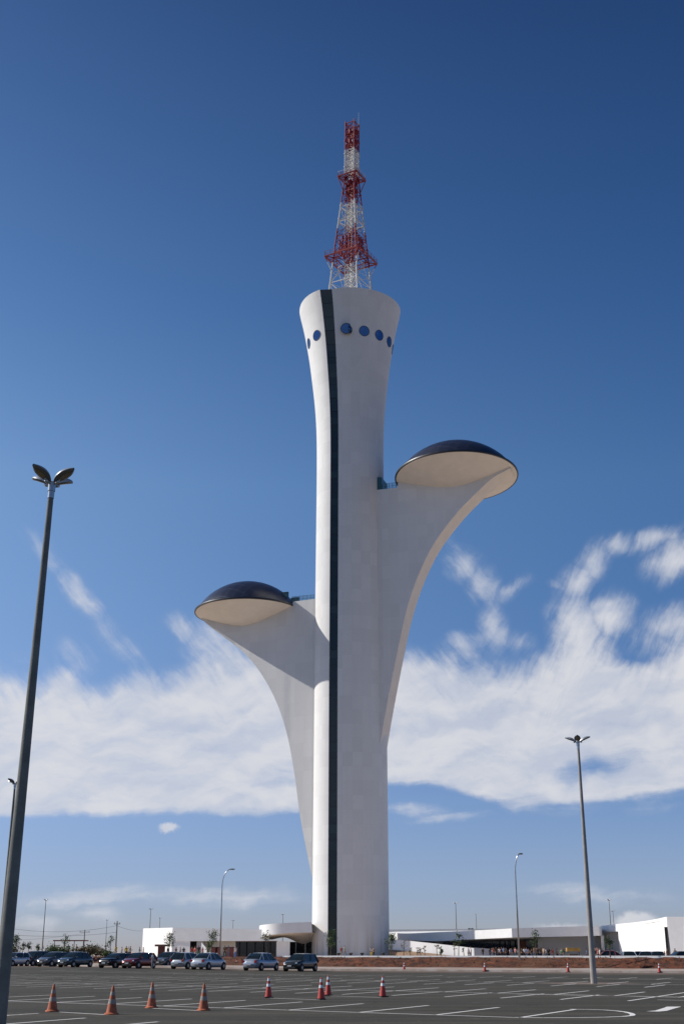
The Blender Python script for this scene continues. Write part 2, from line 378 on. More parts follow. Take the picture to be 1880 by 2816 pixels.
# ------------------------------------------------------------------ ground
def rise(X, Y): return .2*sst((-X)/26)*sst((Y-94)/26)
KERB = [(140, 30), (80, 68), (45, 92), (27.2, 103.9), (18, 109.7), (8.3, 115.7), (-2, 122), (-14, 130), (-26.5, 139), (-37, 153), (-60, 190), (-100, 260), (-300, 600)]
def asphalt():
    M = bpy.data.materials.new('worn_asphalt'); M.use_nodes = True; T = NT(M.node_tree); b = T.n['Principled BSDF']
    g = T.n.new('ShaderNodeNewGeometry').outputs['Position']; x, y, z = T.sep(g)
    a = T.maprange(T.noise(g, .12, 5, .6), .3, .7); f = T.noise(g, 26, 4, .75); s2 = T.noise(T.mapping(g, rot=(0, 0, rad(37)), scale=(.12, 1.1, 1)), .5, 5, .6)
    c = T.mix(a, (.033, .031, .021), (.049, .044, .031))
    c = T.mix(T.math('MULTIPLY', T.maprange(s2, .42, .68), .8), c, (.092, .079, .058))
    c = T.mix(T.maprange(f, .45, .75), c, (.082, .074, .058))
    oil = T.maprange(T.noise(g, .9, 4, .7), .60, .72); c = T.mix(T.math('MULTIPLY', oil, .55), c, (.018, .018, .017))
    blot = T.maprange(T.noise(g, 1.9, 5, .7), .60, .68)
    c = T.mix(T.math('MULTIPLY', blot, .5), c, (.16, .15, .13))
    vo = T.n.new('ShaderNodeTexVoronoi'); vo.feature = 'DISTANCE_TO_EDGE'; vo.inputs['Scale'].default_value = .16
    T.l.new(T.vmath('ADD', g, T.vmath('SCALE', T.noise(g, .8, 4, .7, out='Color'), scale=1.6)), vo.inputs['Vector'])
    crack = T.math('MULTIPLY', T.maprange(vo.outputs['Distance'], .0, .012, 1.0, 0.0), T.maprange(T.noise(g, .07, 2, .5), .48, .56))
    c = T.mix(T.math('MULTIPLY', crack, .8), c, (.012, .012, .011))
    tyre = T.noise(T.mapping(g, rot=(0, 0, rad(36)), scale=(.03, 2.6, 1)), 1.0, 4, .6)
    c = T.mix(T.math('MULTIPLY', T.maprange(tyre, .56, .66), .45), c, (.022, .022, .020))
    # tan dust washed down beside the kerb and around the lamp base
    line = T.math('ADD', T.math('ADD', T.math('MULTIPLY', x, .55), T.math('MULTIPLY', y, .835)), T.math('MULTIPLY', T.noise(g, .25, 4, .6), 9.0))
    dk = T.maprange(line, 95.0, 106.0, 0, .75)
    dist = T.vmath('DISTANCE', T.vmath('MULTIPLY', g, (1, 1, 0)), (13.4, 71.5, 0))
    d2 = T.maprange(T.math('ADD', dist, T.math('MULTIPLY', T.noise(g, 1.2, 4, .6), 3.0)), 2.2, 5.2, .75, 0.0)
    c = T.mix(T.math('MAXIMUM', dk, d2), c, (.22, .155, .12))
    far = T.maprange(T.vmath('LENGTH', g), 260, 420)
    c = T.mix(far, c, (.18, .12, .07))
    T.l.new(c, b.inputs['Base Color']); b.inputs['Roughness'].default_value = .9; b.inputs['Specular IOR Level'].default_value = .25
    bn = T.n.new('ShaderNodeBump'); bn.inputs['Strength'].default_value = .5; bn.inputs['Distance'].default_value = .012
    T.l.new(f, bn.inputs['Height']); T.l.new(bn.outputs[0], b.inputs['Normal'])
    return M
xs = [-6000, -2000, -600, -250, -120, -80]+[-60+3*i for i in range(34)]+[60, 90, 140, 300, 800, 2500, 6000]
ys = [-3000, -800, -200, -60, 0, 20, 60, 85]+[92+3*i for i in range(30)]+[200, 260, 400, 900, 2500, 6000]
g = MB(); g.grid([[(x, y, rise(x, y)) for x in xs] for y in ys])
struct(g.build('parking_lot_ground', asphalt(), smooth=True))

# markings
def paint_mat():
    M = bpy.data.materials.new('worn_road_paint'); M.use_nodes = True; T = NT(M.node_tree); b = T.n['Principled BSDF']
    g = T.n.new('ShaderNodeNewGeometry').outputs['Position']; y = T.sep(g)[1]
    n = T.noise(g, 9, 6, .75); n2 = T.noise(g, .35, 3, .5)
    worn = T.maprange(y, 42.0, 95.0, .66, .49, smooth=False)
    k = T.maprange(T.math('SUBTRACT', T.math('ADD', T.math('MULTIPLY', n, .65), T.math('MULTIPLY', n2, .35)), worn), -.05, .08, 1.0, 0.0)
    c = T.mix(k, (.17, .155, .135), (.78, .75, .71))
    T.l.new(c, b.inputs['Base Color']); b.inputs['Roughness'].default_value = .8
    return M
mk = MB()
def seg(p, q, w=.11):
    w *= 1.15
    p = Vector((p[0], p[1], 0)); q = Vector((q[0], q[1], 0)); d = (q-p).normalized(); nn = Vector((-d.y, d.x, 0))*w/2
    n = max(1, int((q-p).length/2.5)); rows = []
    for i in range(n+1):
        c = p.lerp(q, i/n); rows.append([(c+nn)+Vector((0, 0, .005+rise(c.x, c.y))), (c-nn)+Vector((0, 0, .005+rise(c.x, c.y)))])
    mk.grid(rows)
vdir = Vector((.438, .899)); 
def stalls(org, step, i0, i1, ln, w=.11):
    for i in range(i0, i1+1):
        p = Vector(org)+Vector(step)*i; seg(p, p+vdir*ln, w)
rows_ = [((.46, 37.94), (2.10, -1.55), -13, 2, 5.3, True), ((-.03, 53.69), (1.98, -1.50), -14, 4, 5.4, False), ((.22, 60.18), (2.08, -1.75), -14, 6, 5.3, True), ((2.3, 71.5), (2.05, -1.35), -16, 14, 4.6, False), ((3.9, 77.2), (2.05, -1.38), -16, 16, 5.0, True), ((3.0, 91.8), (2.05, -1.36), -14, 16, 5.0, True)]
for o_, st, a, b_, ln, base in rows_:
    stalls(o_, st, a, b_, ln)
    if base:
        p = Vector(o_)+Vector(st)*a; q = Vector(o_)+Vector(st)*b_
        mid = []
        seg(p, q, .11)
seg((10.04, 46.27), (14.6, 55.7)); seg((11.3, 47.2), (20, 41.2)); seg((7.1, 53.6), (13.4, 49.7))
for a, b_ in [((-8.27, 38.5), (-6.65, 36.87)), ((-5.9, 40.9), (-4.2, 39.2)), ((-2.75, 49.6), (-.85, 47.75)), ((-.5, 51.9), (1.45, 50.2)), ((-9.3, 36.6), (-8.7, 37.7))]: seg(a, b_, .1)
for i in range(-3, 5): 
    q = Vector((-6.83, 35.05))+Vector((2.2, -1.95))*i; seg(q-vdir*5.2, q)
# rounded end of the first row and the arrow
isl = [(6.85, 39.78), (7.35, 39.6), (7.78, 39.22), (8.02, 38.6), (8.12, 37.9), (8.1, 37.1), (8.0, 36.4), (7.85, 35.85), (7.5, 35.35), (6.93, 34.99), (6.2, 34.8), (5.27, 34.76), (4.54, 35.0)]
for a, b_ in zip(isl, isl[1:]): seg(a, b_, .13)
ar = [gz(x, y, .005) for x, y in [(1775, 2781), (1800, 2779), (1824, 2771.5), (1832, 2768.3), (1872, 2768), (1850, 2774), (1832, 2779.5), (1810, 2781.5)]]
mk.add([(p.x, p.y, .005) for p in ar], [tuple(range(len(ar)))])
struct(mk.build('road_markings', paint_mat()))

# kerb, verge, bank, terrace
def off(poly, d):
    res = []
    for i, p in enumerate(poly):
        a = Vector(poly[max(i-1, 0)]); b_ = Vector(poly[min(i+1, len(poly)-1)]); t = (b_-a).normalized(); n = Vector((t.y, -t.x))
        if n.y < 0: n = -n
        res.append(tuple(Vector(p)+n*d))
    return res
def dens_poly(poly, step=1.2):
    r = []
    for a, b_ in zip(poly, poly[1:]):
        L = math.hypot(b_[0]-a[0], b_[1]-a[1]); n = max(1, int(L/step)) if L < 90 else 6
        for i in range(n): r.append((a[0]+(b_[0]-a[0])*i/n, a[1]+(b_[1]-a[1])*i/n))
    r.append(poly[-1]); return r
KD = dens_poly(KERB)
M_kerb = mat('kerb_concrete', (.44, .40, .37), .85, col2=(.33, .26, .21), vscale=.8, bump=.3)
M_verge = mat('pale_dusty_pavement', (.42, .36, .32), .9, col2=(.34, .24, .18), vscale=.35)
k0, k1 = off(KD, 0), off(KD, .22)
kb = MB()
kb.grid([[(p[0], p[1], rise(*p)-.05) for p in k0], [(p[0], p[1], rise(*p)+.15) for p in k0], [(p[0], p[1], rise(*p)+.15) for p in k1], [(p[0], p[1], rise(*p)+.1) for p in k1]])
struct(kb.build('kerb', M_kerb))
k2 = off(KD, 6.6)
vg = MB(); vg.grid([[(p[0], p[1], rise(*p)+.115) for p in k1], [(p[0], p[1], rise(*p)+.24) for p in k2]])
struct(vg.build('pavement', M_verge))
def soil():
    M = bpy.data.materials.new('red_soil_bank'); M.use_nodes = True; T = NT(M.node_tree); b = T.n['Principled BSDF']
    g = T.n.new('ShaderNodeNewGeometry').outputs['Position']
    n1 = T.noise(T.mapping(g, scale=(1, 1, 2.5)), 1.5, 6, .75); n2 = T.noise(g, .25, 3, .5); n3 = T.noise(g, 6, 4, .8)
    c = T.mix(T.maprange(n1, .38, .64), (.040, .012, .006), (.175, .050, .019))
    c = T.mix(T.math('MULTIPLY', T.maprange(n3, .5, .7), .55), c, (.06, .045, .018))
    c = T.mix(T.math('MULTIPLY', T.maprange(n2, .45, .65), .45), c, (.13, .06, .028))
    T.l.new(c, b.inputs['Base Color']); b.inputs['Roughness'].default_value = .95
    bn = T.n.new('ShaderNodeBump'); bn.inputs['Strength'].default_value = 1; bn.inputs['Distance'].default_value = .15
    T.l.new(n1, bn.inputs['Height']); T.l.new(bn.outputs[0], b.inputs['Normal']); return M
M_soil = soil()
TZ = 1.2
def bank_top(p): return TZ
rows = []
NB = 9
for j in range(NB+1):
    t = j/NB; q = off(KD, 6.4+2.3*t); r = []
    for p in q:
        zz = rise(*p)+.2+(TZ-.03-rise(*p)-.2)*t
        if 0 < j < NB: zz += random.uniform(-.09, .09)
        r.append((p[0]+random.uniform(-.1, .1)*(0 < j < NB), p[1]+random.uniform(-.12, .12)*(0 < j < NB), zz))
    rows.append(r)
bk = MB(); bk.grid(rows); struct(bk.build('embankment', M_soil))
# dry grass tufts on the bank (uncountable)
gt = MB()
for i in range(5200):
    k = random.randrange(6, len(KD)-14); p = Vector(KD[k]); q = Vector(KD[k+1]); pt = p.lerp(q, random.random())
    t = random.random(); n = (q-p).normalized(); n = Vector((n.y, -n.x)); n = n if n.y > 0 else -n
    pp = pt+n*(6.4+2.3*t); z = rise(*pp)+.12+(TZ-.15)*t
    h = random.uniform(.08, .22); a = random.uniform(0, PI); w = random.uniform(.02, .06); lean = random.uniform(-.12, .12)
    dx_, dy_ = math.cos(a)*w, math.sin(a)*w
    gt.add([(pp[0]-dx_, pp[1]-dy_, z-.05), (pp[0]+dx_, pp[1]+dy_, z-.05), (pp[0]+lean, pp[1]-.05, z+h)], [(0, 1, 2)])
o = gt.build('dry_grass', mat('dry_grass', (.09, .035, .014), .9, col2=(.04, .018, .008), vscale=.8)); o['kind'] = 'stuff'
tag(o, 'dry rusty grass growing all over the red soil bank', 'grass')
# coping wall along the top of the bank (right of the parked cars)
KC = [p for p in KD if p[0] > -11.5 and p[0] < 120]
c0, c1 = off(KC, 8.6), off(KC, 9.0)
cw = MB(); cw.grid([[(p[0], p[1], TZ-.2) for p in c0], [(p[0], p[1], TZ+.07) for p in c0], [(p[0], p[1], TZ+.07) for p in c1], [(p[0], p[1], TZ-.2) for p in c1]])
tag(cw.build('coping_wall', M_white), 'low white coping running along the top of the red soil bank', 'wall')
# ------------------------------------------------------------------ tower
AX = Vector((1.3, 215.0)); 
tower = thing('broadcast_tower', 'tall white flared concrete tower with two domed side petals and red and white lattice mast', 'tower', (AX.x, AX.y, TZ))
PROF = [(0, 6.42), (20, 6.42), (45, 6.42), (66, 6.36), (88, 6.32), (94.6, 6.42), (98.5, 6.62), (102.3, 6.95), (106, 7.38), (110.1, 7.9), (113.3, 8.4), (116, 8.88), (118.3, 9.35), (120, 9.75), (121.3, 10.02)]
PROF = [(z, r) for z, r in PROF]
def RR(z): return cr(PROF, z)
HT = 121.3
def axof(z): return .003*z      # the shaft drifts very slightly
PL, PR = rad(32.5), rad(20.5)    # slot edges, degrees to the left of the side facing the camera
def phi_pt(phi, r, z): return (-r*math.sin(phi)+axof(z), -r*math.cos(phi), z-TZ)
def shellr(phi, r):              # the lit shell bulges forward near the slot
    return r*(1+.085*sst((rad(90)-phi)/(rad(90)-PL))) if phi < rad(90) else r
zs = [TZ-.8+i*(HT-TZ+.8)/90 for i in range(91)]
def shell(a0, a1, n, fr, name, label):
    mb = MB(); T_ = .45
    rows = []
    for z in zs:
        row = [phi_pt(a0+(a1-a0)*k/n, fr(a0+(a1-a0)*k/n, RR(z)), z) for k in range(n+1)]
        row += [phi_pt(a1-(a1-a0)*k/n, fr(a1-(a1-a0)*k/n, RR(z))-T_, z) for k in range(n+1)]
        rows.append(row)
    mb.grid(rows, closed=True)
    m_ = 2*(n+1); top_ = (len(zs)-1)*m_
    b0 = len(mb.v)-m_*len(zs)
    for k in range(n): mb.f.append((top_+k, top_+k+1, top_+m_-2-k, top_+m_-1-k)); mb.mi.append(0)
    o = mb.build(name, M_conc, tower, angle=40); o['label'] = label; return o
shell(PL, rad(200), 44, shellr, 'shaft_shell', 'sunlit white curved shell left of the dark glass strip')
shell(PR, rad(-160), 56, lambda p, r: r, 'shaft_shell', 'shaded white curved shell right of the dark glass strip')
gl = MB(); rows = []
for z in zs:
    r = RR(z); a = phi_pt(PL-rad(.2), shellr(PL, r)-.10, z); b_ = phi_pt(PR+rad(.2), r-.06, z); rows.append([a, b_])
gl.grid(rows); gs = gl.build('glass_strip', M_strip, tower)
for i, z in enumerate(zs[:-1]):
    if i % 2 == 0 and z > 3:
        r = RR(z); a = Vector(phi_pt(PL-rad(.3), shellr(PL, r)-.07, z)); b_ = Vector(phi_pt(PR+rad(.3), r-.03, z)); fr_ = MB(); fr_.tube([a, b_], .035, 4); fr_.build('mullion', M_dark, gs)
rf = MB(); rf.lathe([(0.01, HT-1.1-TZ), (9.3, HT-1.1-TZ)], 64, (axof(HT), 0, 0)); rf.build('roof_deck', M_wall, tower)
# ring of round windows
for k in range(-3, 12):
    ph = rad({-2: 46.2, -3: 70.5}.get(k, 4.7-23.3*k))
    if rad(15) < (ph % (2*PI)) < rad(40): continue
    z0 = 113.0; rr0 = RR(z0)
    def srf(th, rho, h):
        a = ph+rho*math.cos(th)/rr0; z = z0+rho*math.sin(th)*.975; am = a % (2*PI)
        r = shellr(am, RR(z)) if am < rad(200) else RR(z)
        return phi_pt(a, r+h, z)
    T40 = [2*PI*i/40 for i in range(40)]
    ring = MB(); ring.grid([[srf(t, rr, h) for t in T40] for rr, h in ((1.05, -.1), (1.05, .06), (.97, .06), (.97, -.02))], closed=True)
    fo = ring.build('round_window', M_dark, tower, angle=30)
    pn = MB(); pn.grid([[srf(t, rr, .022) for t in T40] for rr in (.975, .6, .3, .02)], closed=True); pn.build('pane', M_port, fo, smooth=True)

# petals -------------------------------------------------------------
PSI = rad(18.0); TW = 2.25
curveR = [(31.0, 5.0), (33.8, 5.8), (39.3, 6.85), (44.6, 7.95), (48.3, 8.75), (52.0, 9.6), (58.0, 11.05), (64.0, 13.15), (70.2, 16.35), (75.6, 20.7), (79.4, 24.75), (81.7, 27.6), (83.3, 31.0)]
curveL = [(12.0, 5.4), (15.4, 6.3), (23.7, 8.2), (29.3, 9.1), (33.5, 9.9), (37.4, 10.8), (41.6, 12.2), (45.6, 14.1), (49.9, 16.9), (53.3, 19.9), (57.4, 25.0), (59.4, 27.6), (61.1, 29.3)]
def petal(side, curve, zdisc, dist, R, bowl, domeh, deckz, lab, tilt=0.0, win=TW, wout=TW):
    u = Vector((math.cos(PSI), -math.sin(PSI))) if side > 0 else Vector((-math.cos(PSI), math.sin(PSI)))
    n = Vector((-math.sin(PSI), -math.cos(PSI)))   # towards the camera
    cen = u*dist
    def W3(uu, w, z): p = u*uu+n*w; return (p.x+axof(z)*.6, p.y, z-TZ)
    Rs = (R*R+bowl*bowl)/(2*bowl)
    def bowlz(uu, w):
        d2 = min(math.sqrt((uu-dist)**2+w*w)/R, 1.0); p = u*uu+n*w
        return zdisc-bowl*(1-d2**1.35)-math.tan(tilt)*(p.y-cen.y)
    # wing: side walls between the shaft and the outer curve, topped by the bowl or the deck
    z0 = curve[0][0]; us = []
    inv = [(b_, a) for a, b_ in curve]
    umax = curve[-1][1]-.1
    ub = dist-R+.35
    NU = 90
    ulist = [4.6+(umax-4.6)*i/NU for i in range(NU+1)]
    def topz(uu, w): return deckz if uu < ub else min(bowlz(uu, w)+.05, deckz+2)
    def botz(uu): 
        return cr(inv, uu)
    NW = 9; 
    ws = [TW-2*TW*i/(NW-1) for i in range(NW)]
    mb = MB()
    # side walls (near and far)
    fold = lambda uu: .0
    def thick(uu, t):   # crease: the flange beside the shaft is slightly thinner than the sail beyond it
        return (win+(wout-win)*min(max((uu-6)/16, 0), 1))*(1 if t == 1 else 1)-.07*(1-sst((uu-10.2)/1.6))
    NZ = 26
    for sgn in (1, -1):
        rows = []
        for uu in ulist:
            zb = botz(uu) if uu > curve[0][1] else z0; zt = max(topz(uu, TW), zb+.01)
            rows.append([W3(uu, sgn*thick(uu, 0), zb+(zt-zb)*k/NZ) for k in range(NZ+1)])
        mb.grid(rows)
    # outer edge (underside), same concrete with warm ground bounce put into its colour
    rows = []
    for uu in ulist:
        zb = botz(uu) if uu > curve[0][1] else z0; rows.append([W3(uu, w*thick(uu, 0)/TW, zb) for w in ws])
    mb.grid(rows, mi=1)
    rows = []
    for uu in ulist:
        zb = botz(uu) if uu > curve[0][1] else z0; rows.append([W3(uu, w*thick(uu, 0)/TW, max(topz(uu, TW), zb+.01)) for w in ws])
    mb.grid(rows)
    wg = mb.build('petal_wing', [M_conc, M_soffit], tower, angle=35); wg['label'] = lab[0]
    # saucer
    c3 = Vector((cen.x, cen.y, zdisc-TZ)); NS = 72
    bw = MB(); rows = []
    for i in range(1, 15):
        rr = R*i/14; zz = -bowl*(1-(rr/R)**1.35)
        rows.append([Vector((rr*math.cos(2*PI*k/NS), rr*math.sin(2*PI*k/NS), zz)) for k in range(NS)])
    bw.grid(rows, closed=True); bw.add(rows[0], [tuple(range(NS))])
    so_ = bw.build('saucer', M_soffit, tower, smooth=True, loc=c3); so_.rotation_euler = (-tilt, 0, 0); so_['label'] = lab[1]
    rm = MB(); rm.lathe([(R-.05, -.03), (R+.16, -.03), (R+.2, .12), (R+.16, .3), (R-.25, .34)], NS); rm.build('saucer_rim', M_dark, so_, angle=40)
    Rd = R-.2; Rc = (Rd*Rd+domeh*domeh)/(2*domeh)
    dm = MB(); rows = []; amax = math.asin(min(1, Rd/Rc)); 
    if domeh > Rd: amax = PI-amax
    for i in range(11):
        a = amax*(1-i/11); rows.append([Vector((Rc*math.sin(a)*math.cos(2*PI*k/40), Rc*math.sin(a)*math.sin(2*PI*k/40), Rc*math.cos(a)-(Rc-domeh)+.3)) for k in range(40)])
    dm.grid(rows, closed=True); dm.add(rows[-1], [tuple(range(40))])
    dm.build('glass_dome', M_dome, so_, smooth=True)
    # bridge between shaft and saucer: railing with glass
    for w in (TW-.35, -TW+.35):
        rl = MB(); gg = MB()
        a, b_ = 6.2, ub+.3; nP = 6
        for i in range(nP+1):
            uu = a+(b_-a)*i/nP; rl.tube([W3(uu, w, deckz), W3(uu, w, deckz+1.15)], .035, 5)
        rl.tube([W3(a, w, deckz+1.15), W3(b_, w, deckz+1.15)], .035, 5)
        rl.tube([W3(a, w, deckz+.6), W3(b_, w, deckz+.6)], .02, 5)
        gg.grid([[W3(a, w*.985, deckz+.08), W3(b_, w*.985, deckz+.08)], [W3(a, w*.985, deckz+1.08), W3(b_, w*.985, deckz+1.08)]])
        ro = rl.build('bridge_railing', M_teal, tower); gg.build('railing_glass', M_railglass, ro)
    # entrance box of the saucer
    return u, n, W3, ub
M_railglass = bpy.data.materials.new('railing_glass'); M_railglass.use_nodes = True
_T = NT(M_railglass.node_tree); _b = _T.n['Principled BSDF']; _b.inputs['Alpha'].default_value = .35; _b.inputs['Roughness'].default_value = .1
_T.l.new(_T.mix(_T.noise(None, 1.0), (.06, .16, .18), (.08, .2, .22)), _b.inputs['Base Color'])
uR, nR, WR, ubR = petal(1, curveR, 83.45, 20.7, 11.1, 2.9, 6.1, 82.1, ('upper petal wing curving out to the right', 'upper right lens shaped saucer with navy glass dome'), tilt=rad(3.5))
uL, nL, WL, ubL = petal(-1, curveL, 61.15, 19.75, 9.9, 2.75, 5.6, 62.0, ('lower petal wing curving out to the left', 'lower left lens shaped saucer with navy glass dome'), tilt=rad(1.0), win=3.1, wout=1.1)
# dark doorway on the upper bridge, by the shaft
dw = MB()
dw.prism([WR(6.0, TW-.1, 0)[:2], WR(7.0, TW-.35, 0)[:2], WR(7.0, -TW+.3, 0)[:2], WR(5.8, -TW+.1, 0)[:2]], 82.1-TZ, 84.6-TZ)
dw.build('bridge_doorway', M_teal, tower)
for (uu, w, zz, hh) in ((ubL-.2, 1.9, 62.0, .9), (ubL+1.6, 2.6, 62.9, 1.0)):
    vent = MB()
    P_ = [Vector(WL(uu-.8, w, zz)), Vector(WL(uu+.7, w, zz)), Vector(WL(uu+.7, w, zz+hh)), Vector(WL(uu-.8, w, zz+hh))]
    for a, b_ in zip(P_, P_[1:]+P_[:1]): vent.tube([a, b_], .07, 4)
    vv = vent.build('open_hatch_frame', M_dark, tower)
    vp = MB(); vp.add(P_, [(0, 1, 2, 3)]); vp.build('hatch_pane', M_teal, vv)

# lattice mast -------------------------------------------------------
ROT = rad(16.0)
mx = axof(HT)+.1
MZ0, MZ1, MZ2, MZ3 = HT-1.0, 134.6, 152.9, 166.3
def corner(k, r, z):
    a = ROT+k*PI/2; return Vector((mx+r*math.sin(a)+.012*(z-HT), -r*math.cos(a), z-TZ))
def rleg(z): return lerp_tab([(MZ0, 5.0), (134.6, 3.55), (152.9, 1.5), (200, 1.45)], z)
core = MB()
# inner column: square lattice carried from the roof to the top
def lattice(mb, rf_, z0, z1, dz, rl_, rb, faces=4, xbr=True, ring=True):
    z = z0
    while z < z1-.01:
        zn = min(z+dz, z1)
        for k in range(4):
            a0, a1 = corner(k, rf_(z), z), corner(k, rf_(zn), zn); b0, b1 = corner(k+1, rf_(z), z), corner(k+1, rf_(zn), zn)
            if ring: mb.tube([a0, b0], rb, 4, False)
            mb.tube([a0, b1], rb, 4, False)
            if xbr: mb.tube([b0, a1], rb, 4, False)
        z = zn
    for k in range(4):
        mb.tube([corner(k, rf_(z1), z1), corner(k+1, rf_(z1), z1)], rb*1.3, 4, False)
inner = lambda z: 1.45 if z > MZ2 else 1.2
lattice(core, inner, MZ0, MZ3, 1.35, .1, .055)
for k in range(4): core.tube([corner(k, 1.25, MZ0), corner(k, 1.25, MZ2)], .08, 6)
for i in range(5):
    q = Vector((mx+random.uniform(-.5, .5), random.uniform(-.5, .5), 0)); core.tube([q+Vector((0, 0, MZ0-TZ)), q+Vector((.5, 0, MZ3-1-TZ))], random.uniform(.05, .1), 5)
mast = core.build('lattice_mast', M_mast, tower); mast['label'] = 'red and white banded steel lattice mast on the tower roof'
M_leg = M_mast
for k in range(4):
    lg = MB(); pts = [corner(k, rleg(z), z) for z in (MZ0, 128, MZ1, 141, 147, MZ2, MZ3+.6)]; lg.tube(pts, [.16, .15, .14, .13, .12, .115, .11], 8)
    for z in [MZ0+3.2*i for i in range(14)]: lg.tube([corner(k, rleg(z), z-.12), corner(k, rleg(z), z+.12)], .21, 8)
    lg.build('mast_leg', M_mast, mast)
br = MB()
lattice(br, rleg, MZ0, MZ1, (MZ1-MZ0)/2, .1, .075)
lattice(br, rleg, MZ1, MZ2, (MZ2-MZ1)/5, .1, .065)
lattice(br, rleg, MZ2, MZ3, 1.9, .1, .055)
# secondary bracing from legs to the core
for z in [MZ0+2.4*i for i in range(13)]:
    for k in range(4): br.tube([corner(k, rleg(z), z), corner(k, 1.25, z+1.2)], .05, 4, False); br.tube([corner(k, rleg(z), z), corner(k+.5 if False else k, 1.25, z-1.0)], .04, 4, False)
br.build('mast_bracing', M_mast, mast)
def platform(z, rin, rout, name):
    pf = MB()
    for k in range(4):
        for r, t in ((rout, .17), (rin, .13)):
            pf.tube([corner(k, r, z), corner(k+1, r, z)], t, 6)
        pf.tube([corner(k, rin*.6, z), corner(k, rout, z)], .12, 5)
        pf.tube([corner(k, rout, z), corner(k, rleg(z-3.2), z-3.2)], .09, 5, False)
        n = 6
        for i in range(n):
            a = corner(k, rout, z).lerp(corner(k+1, rout, z), i/n); b_ = corner(k, rin, z).lerp(corner(k+1, rin, z), i/n)
            pf.tube([a, b_], .06, 4, False)
            pf.tube([a, a+Vector((0, 0, 1.1))], .04, 4, False)
        for h in (.55, 1.1): pf.tube([corner(k, rout, z+h), corner(k+1, rout, z+h)], .035, 4, False)
        # panel antennas hung on the faces
    return pf.build(name, M_mast, mast)
platform(MZ1-1.2, 3.5, 5.5, 'mast_platform'); platform(MZ2, 1.6, 3.0, 'mast_platform')
for zc in (135.6, 137.4):
    for k in range(4):
        for f_ in (.3, .5, .7):
            p = corner(k, rleg(zc)*.92, zc).lerp(corner(k+1, rleg(zc)*.92, zc), f_); pa = MB(); pa.box(p, (.35, .35, 1.3), ROT+k*PI/2); pa.build('panel_antenna', M_mast, mast)
for zc in (149.5, 151.3, 161.5, 164.0):
    for k in range(4):
        p = corner(k, 1.3, zc).lerp(corner(k+1, 1.3, zc), .5); pa = MB(); pa.box(p, (.8, .5, 1.0), ROT+k*PI/2); pa.build('panel_antenna', M_mast, mast)
ld = MB(); ld.tube([corner(1, 1.4, MZ3), corner(1, 1.4, MZ3+3.4)], [.03, .02], 5); ld.build('lightning_rod', M_dark, mast)
#__REST__
# ------------------------------------------------------------------ terrace height, helpers for placing things
CREST = off(KERB, 8.65)
def cresty(x):
    pts = sorted(CREST)
    return lerp_tab([(p[0], p[1]) for p in pts], x)
def TH(x, y):
    d = y-cresty(x)
    return 1.16-.30*sst((d-1)/12)-.22*sst((x-8)/8)*sst((d-1)/12)-.36*sst((x-27)/6)*sst((d-1)/6)
ce = off(KD, 8.68)
te = MB(); rows = []
for dd in (0, 1.5, 4, 8, 13, 25, 45, 80):
    r = []
    for p in ce: r.append((p[0], p[1]+dd, TH(p[0], p[1]+dd)-.0))
    rows.append(r)
rows.append([(p[0]*3, max(700, p[1]*2.5), TH(p[0], p[1]+80)) for p in ce]); rows.append([(p[0]*20, 6500, TH(p[0], p[1]+80)) for p in ce])
te.grid(rows)
struct(te.build('terrace', mat('red_earth_paving', (.60, .49, .40), .9, col2=(.52, .41, .32), vscale=.05)))
def onplane(x, A, B):
    """point on the vertical plane through A and B seen at photo column x (near the horizon)"""
    d = ray(x, 2600); A = Vector(A); B = Vector(B); e = B-A
    # solve t*(dx,dy) = A + s*e
    den = d.x*e.y-d.y*e.x; t = (A.x*e.y-A.y*e.x)/den
    return Vector((d.x*t, d.y*t))
def zat(x, y, Y): return gy(x, y, Y).z
def wall(name, pts, mat_, parent, depth=.6, loc=(0, 0, 0)):
    """pts: (photo x, Y, photo y of top, photo y of bottom or world z given as ('z', v))"""
    F_, Bk = [], []
    for (x, Y, yt, yb) in pts:
        p = gy(x, 2600, Y); zt = zat(x, yt, Y); zb = yb[1] if isinstance(yb, tuple) else zat(x, yb, Y)
        F_.append((p.x, Y, zb, zt)); Bk.append((p.x*(Y+depth)/Y, Y+depth, zb, zt))
    mb = MB(); rows = []
    for a, b_ in zip(F_, Bk): rows.append([(a[0], a[1], a[2]), (a[0], a[1], a[3]), (b_[0], b_[1], b_[3]), (b_[0], b_[1], b_[2])])
    mb.grid(rows, closed=True); mb.f += [(0, 1, 2, 3), (len(rows)*4-4, len(rows)*4-3, len(rows)*4-2, len(rows)*4-1)]; mb.mi += [0, 0]
    return mb.build(name, mat_, parent, angle=35)
def sampled(pts, n=24):
    """smooth the control points of a wall along photo x"""
    tabs = [[(p[0], p[k]) for p in pts] for k in (1, 2)]
    zb = pts[0][3]
    res = []
    for i in range(n+1):
        x = pts[0][0]+(pts[-1][0]-pts[0][0])*i/n
        res.append((x, cr(tabs[0], x), cr(tabs[1], x), zb if isinstance(zb, tuple) else cr([(p[0], p[3]) for p in pts], x)))
    return res
Z0 = ('z', .3)
M_cream = mat('cream_render', (.62, .56, .47), .8, var=.08, vscale=.6)
M_int = mat('dark_interior', (.03, .032, .034), .8, var=.4, vscale=.5)
M_greyw = mat('grey_render', (.46, .46, .47), .8, var=.08, vscale=.5)

